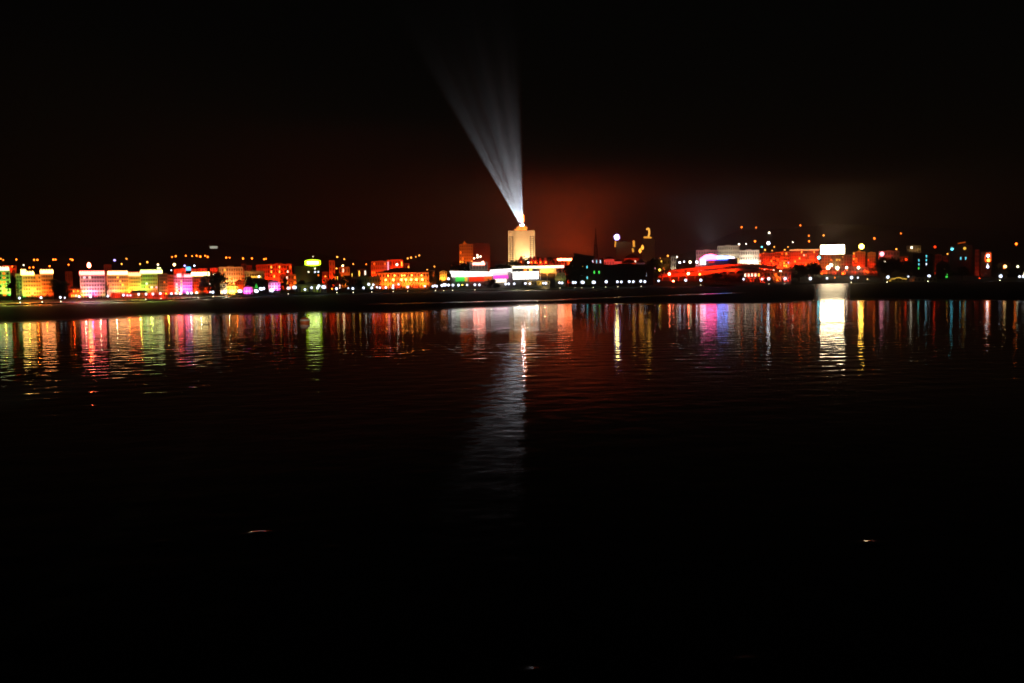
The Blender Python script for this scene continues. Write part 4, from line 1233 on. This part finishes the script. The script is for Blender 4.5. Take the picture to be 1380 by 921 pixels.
# ------------------------------------------------------------------ water: real wave geometry out to about half a kilometre, calm beyond
ys = [-60, -20, 5, 12]
y = 16.0
while y < 500:
    ys.append(y)
    y += .12 + y * .0010
ys += list(np.arange(502, 1300, 5)) + list(np.linspace(1320, 3300, 20))
ys = np.array(ys)
tx = np.concatenate([[-6, -3, -1.6, -1.0], np.linspace(-.62, .62, 520), [1.0, 1.6, 3, 6]])
Yg = np.repeat(ys[:, None], len(tx), 1)
Xg = np.maximum(np.abs(Yg), 25) * tx[None, :]
Zg = np.zeros_like(Xg)
nw = 54
lam = .95 * (5.5 / .95) ** rng.random(nw)
ang = rng.normal(0, 1, nw) * R(55)
kx, ky = 2 * PI / lam * np.sin(ang), 2 * PI / lam * np.cos(ang)
ph = rng.random(nw) * 2 * PI
SIG = .0155
dy = np.maximum(.12 + np.abs(Yg) * .0010, np.abs(Yg) * 1.24 / 520 * .6)
for i in range(nw):
    amp = SIG * math.sqrt(2 / nw) / (2 * PI / lam[i])
    f = np.clip((lam[i] / dy - 2.2) / 2.0, 0, 1)
    Zg += amp * f * np.sin(kx[i] * Xg + ky[i] * Yg + ph[i])
ug = 690 + F * Xg / np.maximum(np.abs(Yg), 25)
shore = np.interp(ug, _U, _D)
gust = .85 + .3 * np.sin(Xg * .021 + Yg * .043 + 1.0) * np.sin(Yg * .031 - Xg * .012) + .22 * np.sin(Yg * .11 + Xg * .03) * np.sin(Xg * .05 + 2)
calm = np.clip((np.minimum(shore * .62, 470) - Yg) / 90, 0, 1)
calm = calm * calm * (3 - 2 * calm)
near = np.clip((Yg - 12) / 10, 0, 1)
Zg *= np.interp(Yg, [0, 60, 120, 200, 300], [.8, .9, 1.08, .85, .6])
Zg *= gust * (calm * .97 + .03) * near
for gx, gy, gs, gw in ((345, 721, .15, .5), (351, 719.5, .13, .4), (218, 731, .10, .3), (445, 739, .09, .3), (1005, 892, .22, .45), (720, 907, .2, .3), (1168, 734, .12, .4), (1174, 732, .12, .3)):
    g0 = pt(gx, gy, 1.0) - EYE                          # small steep wavelets close to the viewer
    k0 = -H / g0.z
    X0, Y0 = g0.x * k0, g0.y * k0
    wy = .30
    Zg += gs * wy * np.exp(-((Xg - X0) / gw) ** 2 - ((Yg - Y0 - .15 * (Xg - X0)) / wy) ** 2)
me = bpy.data.meshes.new('water')
nr, nc = Xg.shape
co = np.stack([Xg, Yg, Zg], -1).reshape(-1).astype(np.float32)
me.vertices.add(nr * nc)
me.vertices.foreach_set('co', co)
idx = np.arange(nr * nc).reshape(nr, nc)
quad = np.stack([idx[:-1, :-1], idx[:-1, 1:], idx[1:, 1:], idx[1:, :-1]], -1).reshape(-1, 4)
me.loops.add(quad.size)
me.loops.foreach_set('vertex_index', quad.reshape(-1).astype(np.int32))
me.polygons.add(len(quad))
me.polygons.foreach_set('loop_start', np.arange(0, quad.size, 4, dtype=np.int32))
me.polygons.foreach_set('use_smooth', np.ones(len(quad), dtype=bool))
me.update(calc_edges=True)
wmat = bpy.data.materials.new('lake_water')
N, L = nodes(wmat)
b = N['Principled BSDF']
b.inputs['Base Color'].default_value = (.002, .003, .003, 1)
b.inputs['Roughness'].default_value = .03
b.inputs['IOR'].default_value = 1.333
tc = N.new('ShaderNodeTexCoord')
nz = N.new('ShaderNodeTexNoise')
nz.inputs['Scale'].default_value = 2.4
nz.inputs['Detail'].default_value = 3
L.new(tc.outputs['Object'], nz.inputs['Vector'])
bp_ = N.new('ShaderNodeBump')
bp_.inputs['Strength'].default_value = .25
bp_.inputs['Distance'].default_value = .02
L.new(nz.outputs['Fac'], bp_.inputs['Height'])
L.new(bp_.outputs['Normal'], b.inputs['Normal'])
me.materials.append(wmat)
# wind ruffled water from mid lake to the quay, with a smooth slick lane across it
yin = np.interp(ug, [-300, 0, 125, 280, 540, 700, 950, 1120, 1380, 2000], [230, 245, 262, 288, 300, 345, 335, 380, 330, 320])
yin = yin + 14 * np.sin(Xg * .05) + 10 * np.sin(Xg * .021 + 1) + 6 * np.sin(Xg * .13 + Yg * .05)
ruf = np.clip((Yg - yin + 20) / 75, 0, 1)
ruf = ruf * ruf * (3 - 2 * ruf)
lane = np.interp(ug, [400, 560, 760, 870, 960, 1030], [400, 418, 450, 520, 570, 610])
lw = np.interp(ug, [480, 560, 640, 780, 880, 930, 985, 1010], [0, 8, 15, 14, 9, 24, 24, 0])
ruf = ruf * (1 - .8 * np.exp(-((Yg - lane) / np.maximum(lw, .1)) ** 2) * (lw > .5))
ruf = np.where((ug > 1098) & (ug < 1145), ruf * .35, ruf)
at = me.attributes.new('ruffle', 'FLOAT', 'POINT')
at.data.foreach_set('value', ruf.reshape(-1).astype(np.float32))
an = N.new('ShaderNodeAttribute')
an.attribute_name = 'ruffle'
rm = N.new('ShaderNodeMapRange')
rm.inputs['To Min'].default_value = .03
rm.inputs['To Max'].default_value = .62
L.new(an.outputs['Fac'], rm.inputs['Value'])
L.new(rm.outputs['Result'], b.inputs['Roughness'])
wo = put('water', me)
tag(wo, 'black calm lake water mirroring the city lights', kind='structure')

# ------------------------------------------------------------------ haze, skyglow, world
hz = MB()
hz.box(-2600, 2600, -200, 3600, -3.2, 150)
hm = bpy.data.materials.new('haze')
N, L = nodes(hm)
N.remove(N['Principled BSDF'])
pv = N.new('ShaderNodeVolumePrincipled')
pv.inputs['Color'].default_value = (.9, .9, .9, 1)
pv.inputs['Density'].default_value = .00018
L.new(pv.outputs[0], N['Material Output'].inputs['Volume'])
ho = hz.build('haze', hm)
tag(ho, kind='stuff')
# unseen coloured lamps added behind the front rows to make the haze glow
for x, y, D, c, I in ((748, 346, 1340, (1, .075, .013), 85000), (772, 344, 1480, (1, .075, .013), 105000), (792, 346, 1640, (1, .08, .012), 90000), (715, 346, 1720, (1, .09, .015), 60000), (640, 347, 1650, (1, .10, .02), 9000),
                      (955, 334, 1700, (.9, .9, 1), 17000), (1122, 326, 1560, (1, .6, .3), 30000), (215, 322, 1500, (1, .45, .25), 2500)):
    p = pt(x, y, D)
    lamp('SPOT', p, c, 4 * PI * I * 1.15, p + Vector((0, -.25, 1)), 128, 1, 3)
    lamp('POINT', p + Vector((0, 0, 3)), c, 4 * PI * I * .15, soft=3).visible_glossy = False

w = bpy.data.worlds.new('World')
sc.world = w
w.use_nodes = True
N, L = w.node_tree.nodes, w.node_tree.links
sk = N.new('ShaderNodeTexSky')
sk.sky_type = 'NISHITA'
sk.sun_disc = False
sk.sun_elevation = R(1)
sk.sun_rotation = R(200)
L.new(sk.outputs[0], N['Background'].inputs['Color'])
N['Background'].inputs['Strength'].default_value = .0008

# ------------------------------------------------------------------ render settings
sc.render.engine = 'CYCLES'
cy = sc.cycles
cy.max_bounces = 5
cy.diffuse_bounces = 1
cy.glossy_bounces = 3
cy.volume_bounces = 0
cy.transmission_bounces = 2
cy.transparent_max_bounces = 24
cy.sample_clamp_indirect = 4
cy.sample_clamp_direct = 0
cy.use_light_tree = True
cy.use_denoising = True
cy.volume_max_steps = 64
cy.use_adaptive_sampling = False
sc.view_settings.view_transform = 'Standard'
sc.view_settings.look = 'None'
sc.view_settings.gamma = 1
sc.view_settings.exposure = 0
